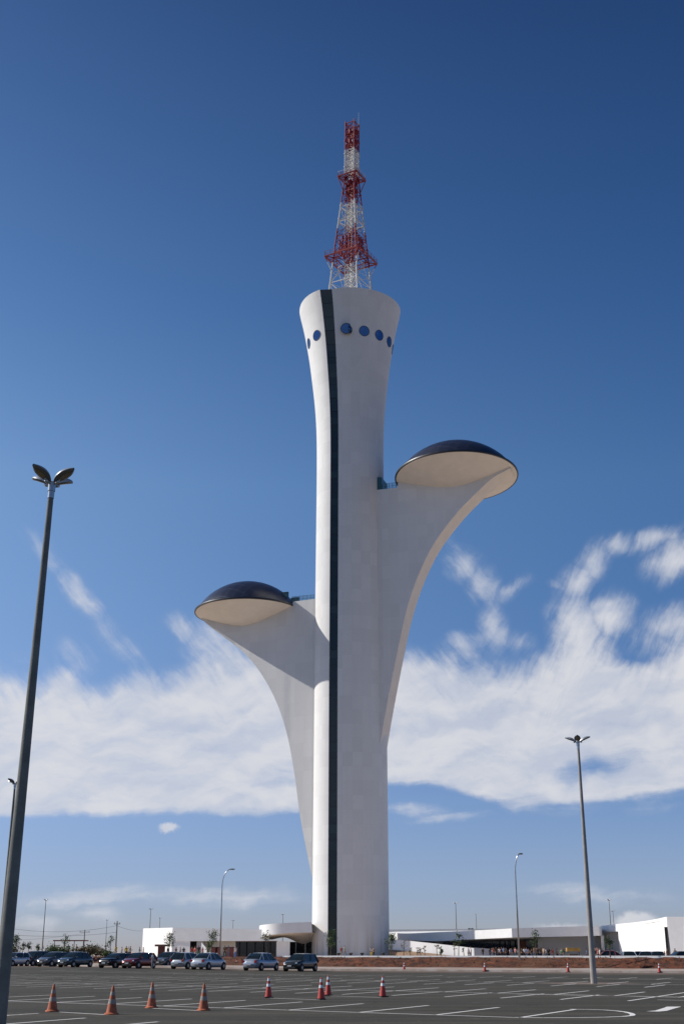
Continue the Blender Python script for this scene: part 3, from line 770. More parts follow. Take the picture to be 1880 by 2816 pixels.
# ------------------------------------------------------------------ left hall
hall = thing('exhibition_hall', 'low white flat roofed hall with dark shop windows left of the tower', 'building')
wall('side_wall', [(392, 227, 2553.3, Z0), (473, 216, 2551, Z0)], M_wall, hall, .4)
wall('fascia', [(473.1, 216, 2551, 2588.3), (600, 213.5, 2553.5, 2588), (740, 211, 2556, 2587.5)], M_wall, hall, .5)
def yb(x, Y, z):   # photo row of height z at (x, Y)
    p = gy(x, 2600, Y); q = Vector((p.x, Y, z))-CP; return 1408-F*q.dot(_u)/q.dot(_f)
mb = MB(); mb.add([(gy(392, 2600, 227).x+.3, 227.3, 4.9), (gy(473, 2600, 216).x+.3, 216.3, 4.9), (gy(740, 2600, 211).x, 211.3, 4.6), (-4, 238, 4.7), (-26, 240, 4.8)], [(0, 1, 2, 3, 4)]); mb.build('roof', M_wall, hall)
def panel(name, x0, x1, Y, y0, M, parent=hall, y1=Z0, th=.3): return wall(name, [(x0, Y, y0, y1), (x1, Y-(x1-x0)*.019, y0, y1)], M, parent, th)
panel('wall', 473.3, 523, 216.1, 2587, M_wall)
panel('recess', 521, 543, 218.5, 2586, M_int)
panel('wall', 541, 560, 215.5, 2587, M_greyw)
panel('wall', 558, 648, 215.8, 2587, M_cream)
fb = MB(); a = gy(554, 2600, 213.5); fb.prism([(a.x, a.y), (a.x+1.8, a.y-1.0), (a.x+1.85, a.y-.8), (a.x+.1, a.y+.2)], [.3]*4, [3.1, 1.3, 1.3, 3.1]); fb.build('buttress', M_wall, hall)
gw = panel('shop_window', 648, 762, 214.2, 2589.5, M_shop)
for xx in (655, 675, 698, 722, 740, 757): panel('window_frame', xx, xx+1.8, 213.9-(xx-648)*.019, 2589.5, M_dark, gw, th=.1)
panel('lintel', 646, 763, 213.9, 2587.2, mat('red_brown_lintel', (.18, .07, .05), .7), y1=2589.4)
panel('wall', 760, 797, 211.4, 2589, M_wall)
gw = panel('shop_window', 797, 858, 216.5, 2590, M_shop)
for xx in (812, 838): panel('window_frame', xx, xx+3, 216.2-(xx-797)*.019, 2590, M_greyw, gw, th=.1)
# curved canopy
cp = sampled([(712, 214, 2546, 2577), (718, 211.6, 2544, 2577), (740, 209.5, 2541, 2571.5), (780, 208.6, 2538.5, 2567), (820, 208.6, 2536.5, 2565), (857, 209.5, 2535.5, 2564)], 20)
wall('canopy_band', cp, M_wall, hall, .4)
sb = MB(); rows = []
for (x, Y, yt, yb) in cp:
    p = gy(x, 2600, Y); z = zat(x, yb, Y); t = (x-712)/145; r = []
    for k in range(7):
        u_ = k/6; r.append((p.x+u_*1.5, Y+u_*(5+3*t), z-u_*u_*(.35+1.25*sst((x-745)/60))))
    rows.append(r)
sb.grid(rows); sb.build('canopy_soffit', M_soffit, hall, smooth=True)
tb = MB(); tb.add([(gy(x, 2600, Y).x, Y+.3, zat(x, yt, Y)-.25) for (x, Y, yt, yb) in cp]+[(-3, 232, 5.3), (-12, 228, 5.3)], [tuple(range(len(cp)+2))]); tb.build('canopy_roof', M_wall, hall)

# ------------------------------------------------------------------ right hall
rh = thing('visitor_hall', 'low white hall with sweeping curved canopy and shaded crowd right of the tower', 'building')
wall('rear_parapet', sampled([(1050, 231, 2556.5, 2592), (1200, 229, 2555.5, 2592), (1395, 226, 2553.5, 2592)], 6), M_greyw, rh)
B_ = sampled([(1060, 223, 2563, 2581), (1110, 218.5, 2567, 2585), (1200, 212, 2563.5, 2588), (1300, 205, 2559, 2583), (1408, 197.5, 2553.2, 2578)], 26)
wall('canopy_band', B_, M_wall, rh, .5)
sb = MB(); rows = []
for (x, Y, yt, yb) in B_:
    p = gy(x, 2600, Y); z = zat(x, yb, Y); rows.append([(p.x, Y+.1, z+.02), (p.x+4, Y+6, z-.1), (p.x+9, Y+15, z-.25)])
for (x, Y, yb) in ((1500, 198.5, 2576.5), (1600, 199.5, 2574.5), (1656, 201, 2573)):
    p = gy(x, 2600, Y); z = zat(x, yb, Y); rows.append([(p.x, Y+.1, z+.02), (p.x+2, Y+6, z), (p.x+4, Y+15, z-.1)])
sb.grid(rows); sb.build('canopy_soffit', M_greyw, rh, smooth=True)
D_ = sampled([(1408.2, 197.6, 2553.2, 2578), (1500, 198.5, 2550, 2576.5), (1600, 199.3, 2547.2, 2574.5), (1640, 199.8, 2546.5, 2573.5), (1652, 200.4, 2547, 2573.2), (1657, 202.5, 2548, 2573.2)], 24)
wall('shaded_fascia', D_, M_wall, rh, .5)
rb = MB(); rb.add([(gy(x, 2600, Y).x, Y+.3, zat(x, yt, Y)-.3) for (x, Y, yt, yb) in B_+D_]+[(44, 225, 5.2), (8, 232, 5.0)], [tuple(range(len(B_)+len(D_)+2))]); rb.build('roof', M_wall, rh)
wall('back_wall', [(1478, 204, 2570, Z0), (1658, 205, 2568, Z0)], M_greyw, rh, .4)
wall('end_pier', [(1652, 202.6, 2572, Z0), (1660.5, 202.9, 2572, Z0)], M_wall, rh, 3.0)
gl_ = wall('glazed_front', [(1140, 222, 2586, Z0), (1300, 218, 2580, Z0), (1480, 212, 2572, Z0)], M_shop, rh, .3)
for xx in (1330, 1352, 1374, 1396, 1418, 1440, 1462):
    wall('glazing_frame', [(xx, 213.0, 2576, Z0), (xx+2, 213.0, 2576, Z0)], M_dark, gl_, .2)
wall('door_panel', [(1428, 209, 2588, Z0), (1446, 209, 2588, Z0)], mat('red_brown_door', (.20, .075, .05), .6), rh, .2)
Cw = sampled([(1068, 210, 2582.5, ('z', .3)), (1110, 207.5, 2586, Z0), (1180, 204, 2593, Z0), (1250, 201, 2601, Z0), (1300, 199, 2607, Z0), (1362, 197, 2614.5, Z0)], 22)
wall('ramp_wall', Cw, M_wall, rh, .35)
mb = MB(); rows = []
for (x, yy) in ((1068, 2611), (1110, 2614.5), (1180, 2621), (1225, 2626), (1250, 2629)):
    Y = cr([(p[0], p[1]) for p in Cw], x)-.15; p = gy(x, 2600, Y); zt = zat(x, yy, Y); rows.append([(p.x, Y, .3), (p.x, Y, zt), (p.x, Y-1.6, zt-.35), (p.x, Y-1.9, .3)])
mb.grid(rows); mb.build('earth_slope', mat('tan_earth', (.34, .22, .14), .95, var=.3), rh)
wall('block', [(1302, 196, 2606, Z0), (1344, 196, 2609, Z0)], M_greyw, rh, 2.0)
for x0 in (1288, 1296): wall('roof_vent', [(x0, 222, 2552.5, 2556), (x0+6, 222, 2552.5, 2556)], M_dark, rh, .5)
# big bright pavilion wall on the far right
pv = thing('curved_pavilion', 'tall bright white curved wall pavilion at the right edge', 'building')
wall('curved_wall', sampled([(1701, 199.5, 2541, Z0), (1760, 191, 2535, Z0), (1800, 184.5, 2529, Z0), (1829, 179.6, 2523, Z0)], 14), M_wall, pv, .5)
wall('lintel', sampled([(1656, 206, 2546, 2562.5), (1680, 202.7, 2543.6, 2562), (1701, 199.5, 2541, 2561.6)], 6), M_wall, pv, .5)
wall('niche_wall', [(1655, 207, 2558, Z0), (1704, 204.5, 2558, Z0)], M_wall, pv, .3)
wall('niche_side', [(1701, 200.0, 2559, Z0), (1703, 204.6, 2559, Z0)], M_wall, pv, .3)
wall('corner_lintel', [(1829, 179.6, 2523, 2549), (1838, 178, 2521, 2549)], M_wall, pv, .4)
wall('corner_recess', [(1829.5, 181.5, 2540, Z0), (1846, 178.6, 2540, Z0)], M_greyw, pv, .3)
wall('shaded_wall', [(1838.2, 178, 2521, 2549), (1842.5, 177.9, 2521, Z0)], M_wall, pv, .4)
wall('shaded_wall', [(1842.5, 177.9, 2521, Z0), (2080, 173, 2521, Z0)], M_wall, pv, .4)
rb = MB(); rb.add([(gy(x, 2600, Y).x, Y+.3, zat(x, yt, Y)-.4) for (x, Y, yt) in ((1657, 206, 2546), (1760, 191, 2535), (1838, 178, 2521), (2080, 173, 2521))]+[(75, 215, 6.0), (48, 225, 5.2)], [tuple(range(6))]); rb.build('roof', M_wall, pv)

# ------------------------------------------------------------------ lamp posts
def leaf_head(L=.68, Wd=.37):
    rows = []; rows2 = []
    n = 10
    for i in range(n+1):
        t = i/n; w = Wd/2*(math.sin(PI*min(max(t*.93+.05, 0), 1))**.75); h = .10*math.sin(PI*t)+.02; y = .10+t*L
        rows.append([(w*math.cos(a), y, h*math.sin(a)+.02) for a in [PI*k/8 for k in range(9)]])
        rows2.append([(w, y, .02), (w*.5, y, -.02), (-w*.5, y, -.02), (-w, y, .02)])
    return rows, rows2
def make_lamp():
    root = thing('street_lamp', 'tall tapered concrete mast with four leaf shaped lamps', 'street lamp')
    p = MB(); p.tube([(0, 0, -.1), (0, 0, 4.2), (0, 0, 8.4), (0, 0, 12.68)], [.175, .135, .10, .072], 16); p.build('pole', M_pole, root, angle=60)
    s_ = MB(); s_.tube([(0, 0, 12.62), (0, 0, 12.8), (0, 0, 12.81), (0, 0, 13.06)], [.085, .085, .10, .10], 12); s_.build('sleeve', M_galv, root, angle=50)
    r1, r2 = leaf_head()
    for k in range(4):
        R3 = Matrix.Rotation(rad(45+90*k), 4, 'Z') @ Matrix.Translation((0, 0, 13.0)) @ Matrix.Rotation(rad(22), 4, 'X')
        f = lambda P: tuple(R3 @ Vector(P))
        a = MB(); a.grid([[f(q) for q in r] for r in r1]); a.tube([f((0, 0, -.03)), f((0, .3, .02))], .04, 8)
        a.tube([f((0, .14, -.05)), f((0, .24, -.05))], .045, 8)
        ho = a.build('lamp_head', M_lampsil, root, smooth=True)
        b_ = MB(); b_.grid([[f(q) for q in r] for r in r2]); b_.build('lamp_underside', M_lampdark, ho)
        c_ = MB(); c_.add([f((.085*math.cos(q), .47+.17*math.sin(q), -.026)) for q in [2*PI*i/20 for i in range(20)]], [tuple(range(20))]); c_.build('lamp_lens', M_lens, ho)
    return root
GRP = 'four armed lamp masts around the car park'
lamp0 = make_lamp(); lamp0['group'] = GRP
lamp0.location = (-7.64, 29.3, 0); lamp0.rotation_euler = (0, rad(.78), rad(14)); lamp0['label'] = 'nearest lamp mast, huge dark pole cut by the left edge of the frame'
def lampat(x, ytop, rz, label, H=12.95, loc=None):
    o = copy_tree(lamp0)
    if loc is None: p = gz(x, ytop, H); loc = (p.x, p.y, H-12.95)
    o.location = loc; o.rotation_euler = (0, 0, rad(rz)); o['label'] = label; return o
b0 = gz(1632, 2705)
lone = lampat(0, 0, 32, 'lamp mast standing alone on the parking lot right of the tower', loc=(b0.x, b0.y, 0))
for ch in lone.children:
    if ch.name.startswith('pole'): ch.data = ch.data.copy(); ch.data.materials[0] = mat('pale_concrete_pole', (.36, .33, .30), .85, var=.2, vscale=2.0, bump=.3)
lampat(42, 2158, 15, 'lamp mast just behind the nearest one at the left edge')
for x, y, rz, lb in [(127, 2477, 10, 'lamp mast above the dark parked cars at far left'), (295, 2532, 30, 'thin distant lamp mast left of the wooden power pole'), (415, 2502, 50, 'taller of two distant lamp masts above the left hall corner'), (440, 2526, 20, 'shorter of two distant lamp masts above the left hall corner'),
                     (641, 2533, 70, 'distant lamp mast above the middle of the left hall roof'), (778, 2517, 40, 'distant lamp mast above the round canopy beside the tower'), (1252, 2486, 5, 'first distant lamp mast right of the tower, the taller one'), (1308, 2516, 5, 'second distant lamp mast right of the tower, the shorter one'),
                     (1673, 2477, 5, 'taller distant lamp mast above the bright curved pavilion'), (1684, 2508, 40, 'shorter distant lamp mast close beside the taller one at the pavilion')]:
    lampat(x, y, rz, lb, H=13.8)
def cobra(loc, H, label, rz=0, arm=1.05, hl=.75):
    t = thing('curved_lamp', label, 'street lamp', loc, rz, 'slim curved arm lamps behind the bank')
    p = MB(); pts = [(0, 0, -.1), (0, 0, H*.5), (0, 0, H*.80)]; rs = [.09, .07, .055]
    for i in range(1, 9):
        a = PI/2*i/8; pts.append((arm*(1-math.cos(a)), 0, H*.80+H*.19*math.sin(a))); rs.append(.05)
    p.tube(pts, rs, 10); p.build('pole', M_galv, t, smooth=True)
    h = MB(); rows = []
    for i in range(7):
        q = i/6; w = .15*math.sin(PI*(.12+.85*q))**.6; rows.append([(arm-.08+hl*q, w*math.cos(b_), H*.99+w*.5*math.sin(b_)+.03) for b_ in [2*PI*k/10 for k in range(10)]])
    h.grid(rows, closed=True); ho = h.build('lamp_head', M_lampdark, t, smooth=True)
    l_ = MB(); l_.add([(arm+hl*.5+hl*.28*math.cos(q), .09*math.sin(q), H*.99-.05) for q in [2*PI*i/12 for i in range(12)]], [tuple(range(12))]); l_.build('lens', M_lens, ho)
    return t
pR = gy(1427, 2632, 116.0); cobra((pR.x, 116.0, 1.05), 9.1, 'slim curved lamp on the bank right of the tower', rad(10), .50, .40)
pL = gy(605, 2632, 140.0); cobra((pL.x, 140.0, 1.0), 9.3, 'slim curved lamp behind the silver cars left of the tower', 0, .85, .62)

# power poles and wires on the left horizon
M_wire = mat('black_cable', (.03, .03, .03), .6)
def upole(x, ytop, Y, arm, label):
    p = gy(x, ytop, Y); t = thing('power_pole', label, 'power pole', (p.x, Y, .8), 0, 'power poles on the left horizon')
    q = MB(); q.tube([(0, 0, 0), (0, 0, p.z-.8)], [.22, .14], 8); q.build('pole', M_pole, t)
    c_ = MB(); c_.box((0, 0, p.z-1.5), (arm, .15, .15)); 
    for k in (-.42, 0, .42): c_.tube([(k*arm, 0, p.z-1.4), (k*arm, 0, p.z-1.1)], .08, 6)
    c_.build('cross_arm', M_pole, t); return Vector((p.x, Y, p.z-1.1))
ua = upole(234, 2557, 420, 3.4, 'small power pole with wide cross arm behind the hedge')
ub_ = upole(323, 2533, 330, 1.6, 'taller dark power pole behind the people at left')
def cable(a, b_, sag, label, r=.035):
    a, b_ = Vector(a), Vector(b_); pts = [a.lerp(b_, i/16)-Vector((0, 0, sag*4*(i/16)*(1-i/16))) for i in range(17)]
    w = MB(); w.tube(pts, r, 4, False); o = w.build('power_cable', M_wire); tag(o, label, 'cable', 'power cables at the left'); return o
cable(gy(-60, 2536, 300), ub_, 1.8, 'topmost power cable running left from the taller pole'); cable(gy(-60, 2562, 300), ub_-Vector((0, 0, 1.6)), 1.0, 'lower power cable running left from the taller pole')
cable(ub_, gy(392, 2560, 380), .4, 'power cable sloping down right to the white hall'); cable(gy(-60, 2585, 400), ua, .8, 'lowest power cable at far left above the bushes')

# ------------------------------------------------------------------ traffic cones
def cone_set(striped, h=.76):
    M_or = mat('faded_orange_plastic', (.50, .13, .055), .7, var=.35, vscale=9) if not striped else mat('red_orange_plastic', (.50, .045, .028), .55, var=.2, vscale=9)
    M_bd = mat('dirty_grey_band', (.40, .33, .29), .7, var=.35, vscale=12) if not striped else mat('white_band', (.78, .78, .78), .5, var=.08)
    root = thing('traffic_cone', 'x', 'traffic cone')
    def r(z): return (.142 if not striped else .125)*(1-(z-.04)/(h+.03))+.012
    c = MB()
    c.lathe([(r(.04)+.0, .04), (r(.2), .2), (r(.5), .5), (r(h-.02), h-.02), (r(h)*.6, h), (.001, h)], 20)
    c.build('cone_body', M_or, root, smooth=True)
    b_ = MB(); 
    if striped: b_.prism([(s*.5*a, t*.5*a) for s, t, a in ((-.33, -.33, 1), (.33, -.33, 1), (.33, .33, 1), (-.33, .33, 1))], 0, .035)
    else: b_.lathe([(.001, 0), (.205, 0), (.20, .03), (.15, .055), (.001, .055)], 20)
    b_.build('cone_base', (M_black if striped else M_or), root)
    for z0, z1 in (((.28*h/.76, .40*h/.76), (.50*h/.76, .60*h/.76)) if not striped else ((.40, .50), (.60, .70))):
        q = MB(); q.lathe([(r(z0)+.004, z0), (r(z1)+.004, z1)], 20); q.build('reflective_band', M_bd, root, smooth=True)
    return root
coneA = cone_set(False); coneB = cone_set(True)
gA, gB = 'faded orange cones in the foreground', 'red cones with white bands'
CA = [(144, 2783, 'faded cone nearest the left lamp mast, with the clearest pale bands'), (307, 2791, 'faded cone second from the left, the nearest to the viewer'), (417, 2773, 'faded cone third from the left, standing furthest back of its four'), (560, 2780, 'rightmost faded cone, plain orange beside a white line end')]
CB = [(738, 2745, 'red cone standing alone right of the faded cones'), (883, 2750, 'front cone of the close pair below the black car'), (902, 2739, 'rear cone of the close pair below the black car'), (1052, 2743, 'rightmost of the near red cones, below the tower foot'),
      (1111, 2671, 'small far cone at the kerb, first right of the tower'), (1332, 2673, 'small far cone at the kerb left of the slim curved lamp'), (1561, 2675, 'small far cone at the kerb left of the lone lamp mast'), (1812, 2676.5, 'small far cone at the kerb by the right edge'), (650, 2662, 'small far cone at the kerb between the two silver sedans')]
for src, lst, g_ in ((coneA, CA, gA), (coneB, CB, gB)):
    for i, (x, y, lb) in enumerate(lst):
        o = src if i == 0 else copy_tree(src)
        p = gz(x, y-1, 0); p = gz(x, y-1, rise(p.x, p.y))
        if y < 2700:   # these stand just in front of the kerb
            pass
        o.location = (p.x, p.y, rise(p.x, p.y)+.003); o.rotation_euler = (random.uniform(-.02, .02), random.uniform(-.02, .02), random.uniform(0, 1.5)); o['label'] = lb; o['group'] = g_

# ------------------------------------------------------------------ cars
def car(paint, typ, label, group='cars parked along the kerb', L=4.1, H=1.45, dark_trim=False):
    P = mat('car_paint_%s' % label.split()[0]+label.split()[1], paint, .28, metal=.35 if max(paint) > .08 else .1, var=.08, coat=.8)
    root = thing('parked_car', label, 'car', group=group)
    W_ = .84; h2 = L/2
    hood0 = h2-.95 if typ != 'boxy' else h2-1.05       # windscreen base
    if typ == 'sedan': top = [(-h2, .62), (-h2+.06, .92), (-h2+.25, .98), (-h2+.85, 1.0), (-.4, .93), (hood0, .94), (h2-.45, .84), (h2-.12, .72), (h2, .55)]; ghr = -h2+.55; rr = -h2+1.35
    elif typ == 'hatch': top = [(-h2, .60), (-h2+.05, .90), (-h2+.2, .97), (-.4, .93), (hood0, .94), (h2-.4, .82), (h2-.1, .70), (h2, .52)]; ghr = -h2+.06; rr = -h2+.5
    else: top = [(-h2, .60), (-h2+.04, .95), (-.4, .95), (hood0, .93), (h2-.2, .84), (h2-.04, .74), (h2, .55)]; ghr = -h2+.08; rr = -h2+.55
    N_ = 26; rows = []
    for i in range(N_+1):
        t = i/N_; y = -h2+L*t; e = min(t, 1-t)*N_; k = min(1, .80+.07*e) if e < 3 else 1.0
        w = W_*(1-.10*max(0, abs(2*t-1)-.55)**1.0/.45)*k; zt = cr(top, y); zb = .20+.10*max(0, abs(2*t-1)-.8)/.2
        zt = max(zt, zb+.2)
        rows.append([(0, y, zb), (w*.8, y, zb), (w*.97, y, zb+.10), (w, y, zb+.26), (w*1.01, y, zb+(zt-zb)*.62), (w*.96, y, zt-.07), (w*.82, y, zt-.012), (w*.4, y, zt+.012), (0, y, zt+.018),
                     (-w*.4, y, zt+.012), (-w*.82, y, zt-.012), (-w*.96, y, zt-.07), (-w*1.01, y, zb+(zt-zb)*.62), (-w, y, zb+.26), (-w*.97, y, zb+.10), (-w*.8, y, zb)])
    b_ = MB(); b_.grid(rows, closed=True); b_.f += [tuple(range(16)), tuple(N_*16+k for k in range(16))]; b_.mi += [0, 0]
    body = b_.build('body', P, root, smooth=True)
    # greenhouse
    fr = hood0+.0; fr2 = hood0-.72
    st = [(ghr, .90, .0), ((ghr+rr)/2, .90+(H-.90)*.62, .5), (rr, H-.03, 1), (rr+.45, H, 1), (fr2-.25, H, 1), (fr2, H-.035, 1), ((fr2+fr)/2, .92+(H-.92)*.56, .5), (fr, .92, 0)]
    rows = []
    for y, z, k in st:
        wb, wt = .775, .775-.19*max(0, (z-.9)/(H-.9))
        rows.append([(wb, y, .88), (wt, y, max(z-.03, .89)), (wt*.85, y, z+.0), (0, y, z+.02), (-wt*.85, y, z), (-wt, y, max(z-.03, .89)), (-wb, y, .88)])
    g_ = MB(); g_.grid(rows); gh = g_.build('windows', M_carglass, root, smooth=False)
    r_ = MB(); rows = []
    for y, z, k in st[2:6]:
        wt = .775-.19*(z-.9)/(H-.9); rows.append([(wt+.012, y, z-.05), (wt+.005, y, z-.015), (wt*.85, y, z+.02), (0, y, z+.038), (-wt*.85, y, z+.02), (-wt-.005, y, z-.015), (-wt-.012, y, z-.05)])
    r_.grid(rows); r_.build('roof', P, root, smooth=True)
    pl = MB()
    for s in (-1, 1):
        wt = .585+.01; wb = .785
        for (ya, za, yb, zb_) in ((fr, .90, fr2, H-.03), (ghr, .88, rr, H-.03), ((fr+rr)/2-.2, .90, (fr2+rr)/2-.15, H-.03), (rr-.1, .9, rr+.0, H-.04)):
            pl.tube([(s*wb, ya, za), (s*wt, yb, zb_)], .035 if ya not in (rr-.1,) else .06, 5)
    pl.build('pillars', P, root)
    # wheels
    wb2 = L*.30
    for s in (-1, 1):
        for y in (-wb2-.02, wb2+.05):
            ar_ = MB(); ar_.tube([(s*(W_-.12), y, .33), (s*(W_+.006), y, .33)], .375, 20); ar_.build('wheel_arch', M_black, root)
            t_ = MB(); t_.tube([(s*(W_-.18), y, .30), (s*(W_+.015), y, .30), (s*(W_+.03), y, .30)], [.30, .30, .27], 20); tw = t_.build('wheel', M_black, root)
            m_ = MB(); m_.tube([(s*(W_+.02), y, .30), (s*(W_+.04), y, .30)], [.20, .15], 10); m_.build('rim', M_rim, tw)
    for s in (-1, 1):
        hl = MB(); hl.tube([(s*.50, h2-.16, .66), (s*.66, h2-.24, .68)], [.085, .075], 8); hl.build('headlight', M_head, root)
        tl = MB(); tl.box((s*.66, -h2+.09, .80), (.22, .12, .20)); tl.build('tail_light', M_tail, root)
        mr = MB(); mr.box((s*.90, fr-.25, .98), (.16, .10, .12)); mr.build('mirror', P, root)
    gr = MB(); gr.box((0, h2-.065, .60), (.62, .10, .11)); gr.build('grille', M_dark, root)
    bp = MB(); bp.box((0, h2-.07, .36), (1.05, .16, .13)); bp.build('bumper_intake', M_black, root)
    for yy, rz_ in ((h2-.015, 0), (-h2+.015, 0)):
        np_ = MB(); np_.box((0, yy+(.03 if yy > 0 else -.0), .48 if yy > 0 else .55), (.40, .04, .12)); np_.build('number_plate', M_plate, root)
    return root
VV = Vector((.438, .899)); LT = Vector((.899, -.438))
def park(o, x, y, front, L=4.1, dx=0.0):
    p = gz(x, y, 0)
    for _i in range(4): p = gz(x, y, rise(p.x, p.y))
    c = Vector((p.x, p.y))+VV*(L*.30)-LT*.80
    o.location = (c.x, c.y, rise(c.x, c.y)); a = rad(154) if front else rad(-26); o.rotation_euler = (0, 0, a+rad(dx))
CARS = [
    (35, 2657.5, 1, 'hatch', (.55, .56, .58), 'pale silver hatchback half hidden behind the left lamp mast', 4.0, 1.42),
    (90.8, 2656.5, 1, 'boxy', (.02, .016, .018), 'black tall hatchback at the left end of the row', 4.1, 1.56),
    (142.4, 2658.4, 1, 'hatch', (.10, .11, .13), 'dark grey hatchback with glaring headlights, beside the black one', 4.0, 1.46),
    (202.7, 2660.2, 1, 'sedan', (.055, .08, .10), 'blue grey sedan with arched roof, facing the viewer', 4.5, 1.46),
    (316.8, 2662.4, 1, 'boxy', (.012, .012, .014), 'old black angular hatchback next to the dark red car', 4.0, 1.36),
    (381, 2663.7, 1, 'hatch', (.17, .014, .018), 'dark red hatchback, the only red car in the row', 4.05, 1.42),
    (462, 2659.5, 1, 'hatch', (.12, .13, .13), 'grey green hatchback standing back between red and silver cars', 4.1, 1.48),
    (516.6, 2665.5, 0, 'hatch', (.42, .45, .49), 'silver hatchback seen from behind, beside the silver sedan', 3.9, 1.46),
    (573.5, 2667.5, 0, 'sedan', (.46, .49, .54), 'silver sedan seen from behind with red tail lamps, left of the gap', 4.25, 1.46),
    (718.6, 2670, 0, 'sedan', (.36, .39, .46), 'blue silver rounded sedan seen from behind, right of the gap', 4.55, 1.50),
    (830, 2672, 1, 'hatch', (.02, .026, .026), 'black hatchback at the right end of the row, below the tower', 4.2, 1.46),
]
for (x, y, fr, typ, col, lb, L, H) in CARS: park(car(col, typ, lb, L=L, H=H), x, y, fr, L)
for (x, col, typ, lb, rz) in [(1672, (.10, .015, .02), 'sedan', 'dark red car behind the coping at the niche', 80), (1728, (.45, .5, .56), 'boxy', 'white and blue car with roof rack before the bright pavilion', 175), (1752, (.07, .02, .02), 'sedan', 'dark maroon car mostly hidden behind the white car', 95), (1776, (.42, .40, .38), 'hatch', 'pale car right of the maroon one at the pavilion', 160), (1807, (.09, .10, .12), 'boxy', 'dark grey tall car nearest the pavilion corner', 170), (1868, (.05, .05, .055), 'hatch', 'dark car at the right edge of the frame', 100)]:
    Y = 150+random.uniform(-2, 3); p = gy(x, 2625, Y); o = car(col, typ, lb, 'cars behind the bank on the right'); o.location = (p.x, Y, TH(p.x, Y)-.12); o.rotation_euler = (0, 0, rad(rz))

# ------------------------------------------------------------------ people
def skin_mesh(name, verts, edges, levels=1):
    me = bpy.data.meshes.new(name); me.from_pydata([v[:3] for v in verts], edges, []); me.update()
    o = bpy.data.objects.new(name, me); C.objects.link(o)
    md = o.modifiers.new('skin', 'SKIN'); 
    if not me.skin_vertices: 
        bm = bmesh.new(); bm.from_mesh(me); bm.verts.layers.skin.verify(); bm.to_mesh(me); bm.free()
    for i, v in enumerate(verts):
        sv = me.skin_vertices[0].data[i]; sv.radius = (v[3], v[4] if len(v) > 4 else v[3]); sv.use_root = (i == 0)
    md.use_smooth_shade = True
    sbs = o.modifiers.new('sub', 'SUBSURF'); sbs.levels = levels; sbs.render_levels = levels
    dg = bpy.context.evaluated_depsgraph_get(); res = bpy.data.meshes.new_from_object(o.evaluated_get(dg)); res.name = name
    bpy.data.objects.remove(o); return res
def pose(kind):
    lw = {'stand': (.09, .0, -.09, .0), 'walk': (.08, .26, -.08, -.24), 'talk': (.12, .04, -.12, -.05)}[kind]
    arm = {'stand': ((.24, .0, .82), (.22, .05, 1.10)), 'walk': ((.24, .22, .90), (.23, -.02, 1.12)), 'talk': ((.14, .30, 1.22), (.25, .10, 1.10))}[kind]
    xr, yr, xl, yl = lw; (hx, hy, hz), (ex, ey, ez) = arm
    V = [(0, 0, .95, .13, .10), (0, 0, 1.15, .12, .085), (0, 0, 1.35, .15, .095), (0, .0, 1.47, .055), (0, .02, 1.54, .055), (0, .025, 1.62, .078, .095), (0, .02, 1.70, .055, .07),
         (xr, 0, .88, .085), (xr*1.1, yr*.55+.03, .50, .06), (xr*1.15, yr, .09, .042), (xr*1.2, yr+.15, .04, .035),
         (xl, 0, .88, .085), (xl*1.1, yl*.55+.03, .50, .06), (xl*1.15, yl, .09, .042), (xl*1.2, yl+.15, .04, .035),
         (.19, 0, 1.41, .055), (ex, ey, ez, .042), (hx, hy, hz, .03), (hx, hy+.06, hz-.09, .022),
         (-.19, 0, 1.41, .055), (-.25, .0, 1.12, .042), (-.24, .08, .86, .03), (-.23, .12, .77, .022)]
    E_ = [(0, 1), (1, 2), (2, 3), (3, 4), (4, 5), (5, 6), (0, 7), (7, 8), (8, 9), (9, 10), (0, 11), (11, 12), (12, 13), (13, 14), (2, 15), (15, 16), (16, 17), (17, 18), (2, 19), (19, 20), (20, 21), (21, 22)]
    g = .018
    shirt = ([(0, 0, 1.12, .13, .10)]+[(0, 0, .93, .15+g, .115+g), (0, 0, 1.35, .165, .11), (0, 0, 1.46, .075), (.19, 0, 1.41, .075), (.5*(.19+ex), ey*.5, .5*(1.41+ez), .062), (-.19, 0, 1.41, .075), (-.22, 0, 1.26, .062)], [(0, 1), (0, 2), (2, 3), (2, 4), (4, 5), (2, 6), (6, 7)])
    tr = ([(0, 0, .97, .15, .115), (xr, 0, .86, .105), (xr*1.1, yr*.55+.03, .50, .08), (xr*1.15, yr, .10, .06), (xl, 0, .86, .105), (xl*1.1, yl*.55+.03, .50, .08), (xl*1.15, yl, .10, .06)], [(0, 1), (1, 2), (2, 3), (0, 4), (4, 5), (5, 6)])
    hair = ([(0, -.01, 1.70, .088, .10), (0, -.045, 1.60, .07, .05)], [(0, 1)])
    return skin_mesh('person_body', V, E_), skin_mesh('shirt', *shirt), skin_mesh('trousers', *tr), skin_mesh('hair', *hair)
POSES = {k: pose(k) for k in ('stand', 'walk', 'talk')}
SK = [mat('skin_tan', (.34, .19, .12), .6), mat('skin_brown', (.16, .085, .05), .6), mat('skin_light', (.48, .30, .22), .6)]
COL = {'yellow': (.72, .50, .03), 'white': (.70, .70, .70), 'black': (.02, .02, .022), 'navy': (.025, .035, .08), 'red': (.42, .03, .03), 'green': (.06, .22, .10), 'grey': (.22, .22, .23), 'pink': (.62, .25, .30), 'blue': (.10, .20, .42), 'teal': (.05, .22, .22), 'brown': (.13, .08, .05), 'beige': (.45, .36, .26), 'jeans': (.06, .09, .16)}
_mc = {}
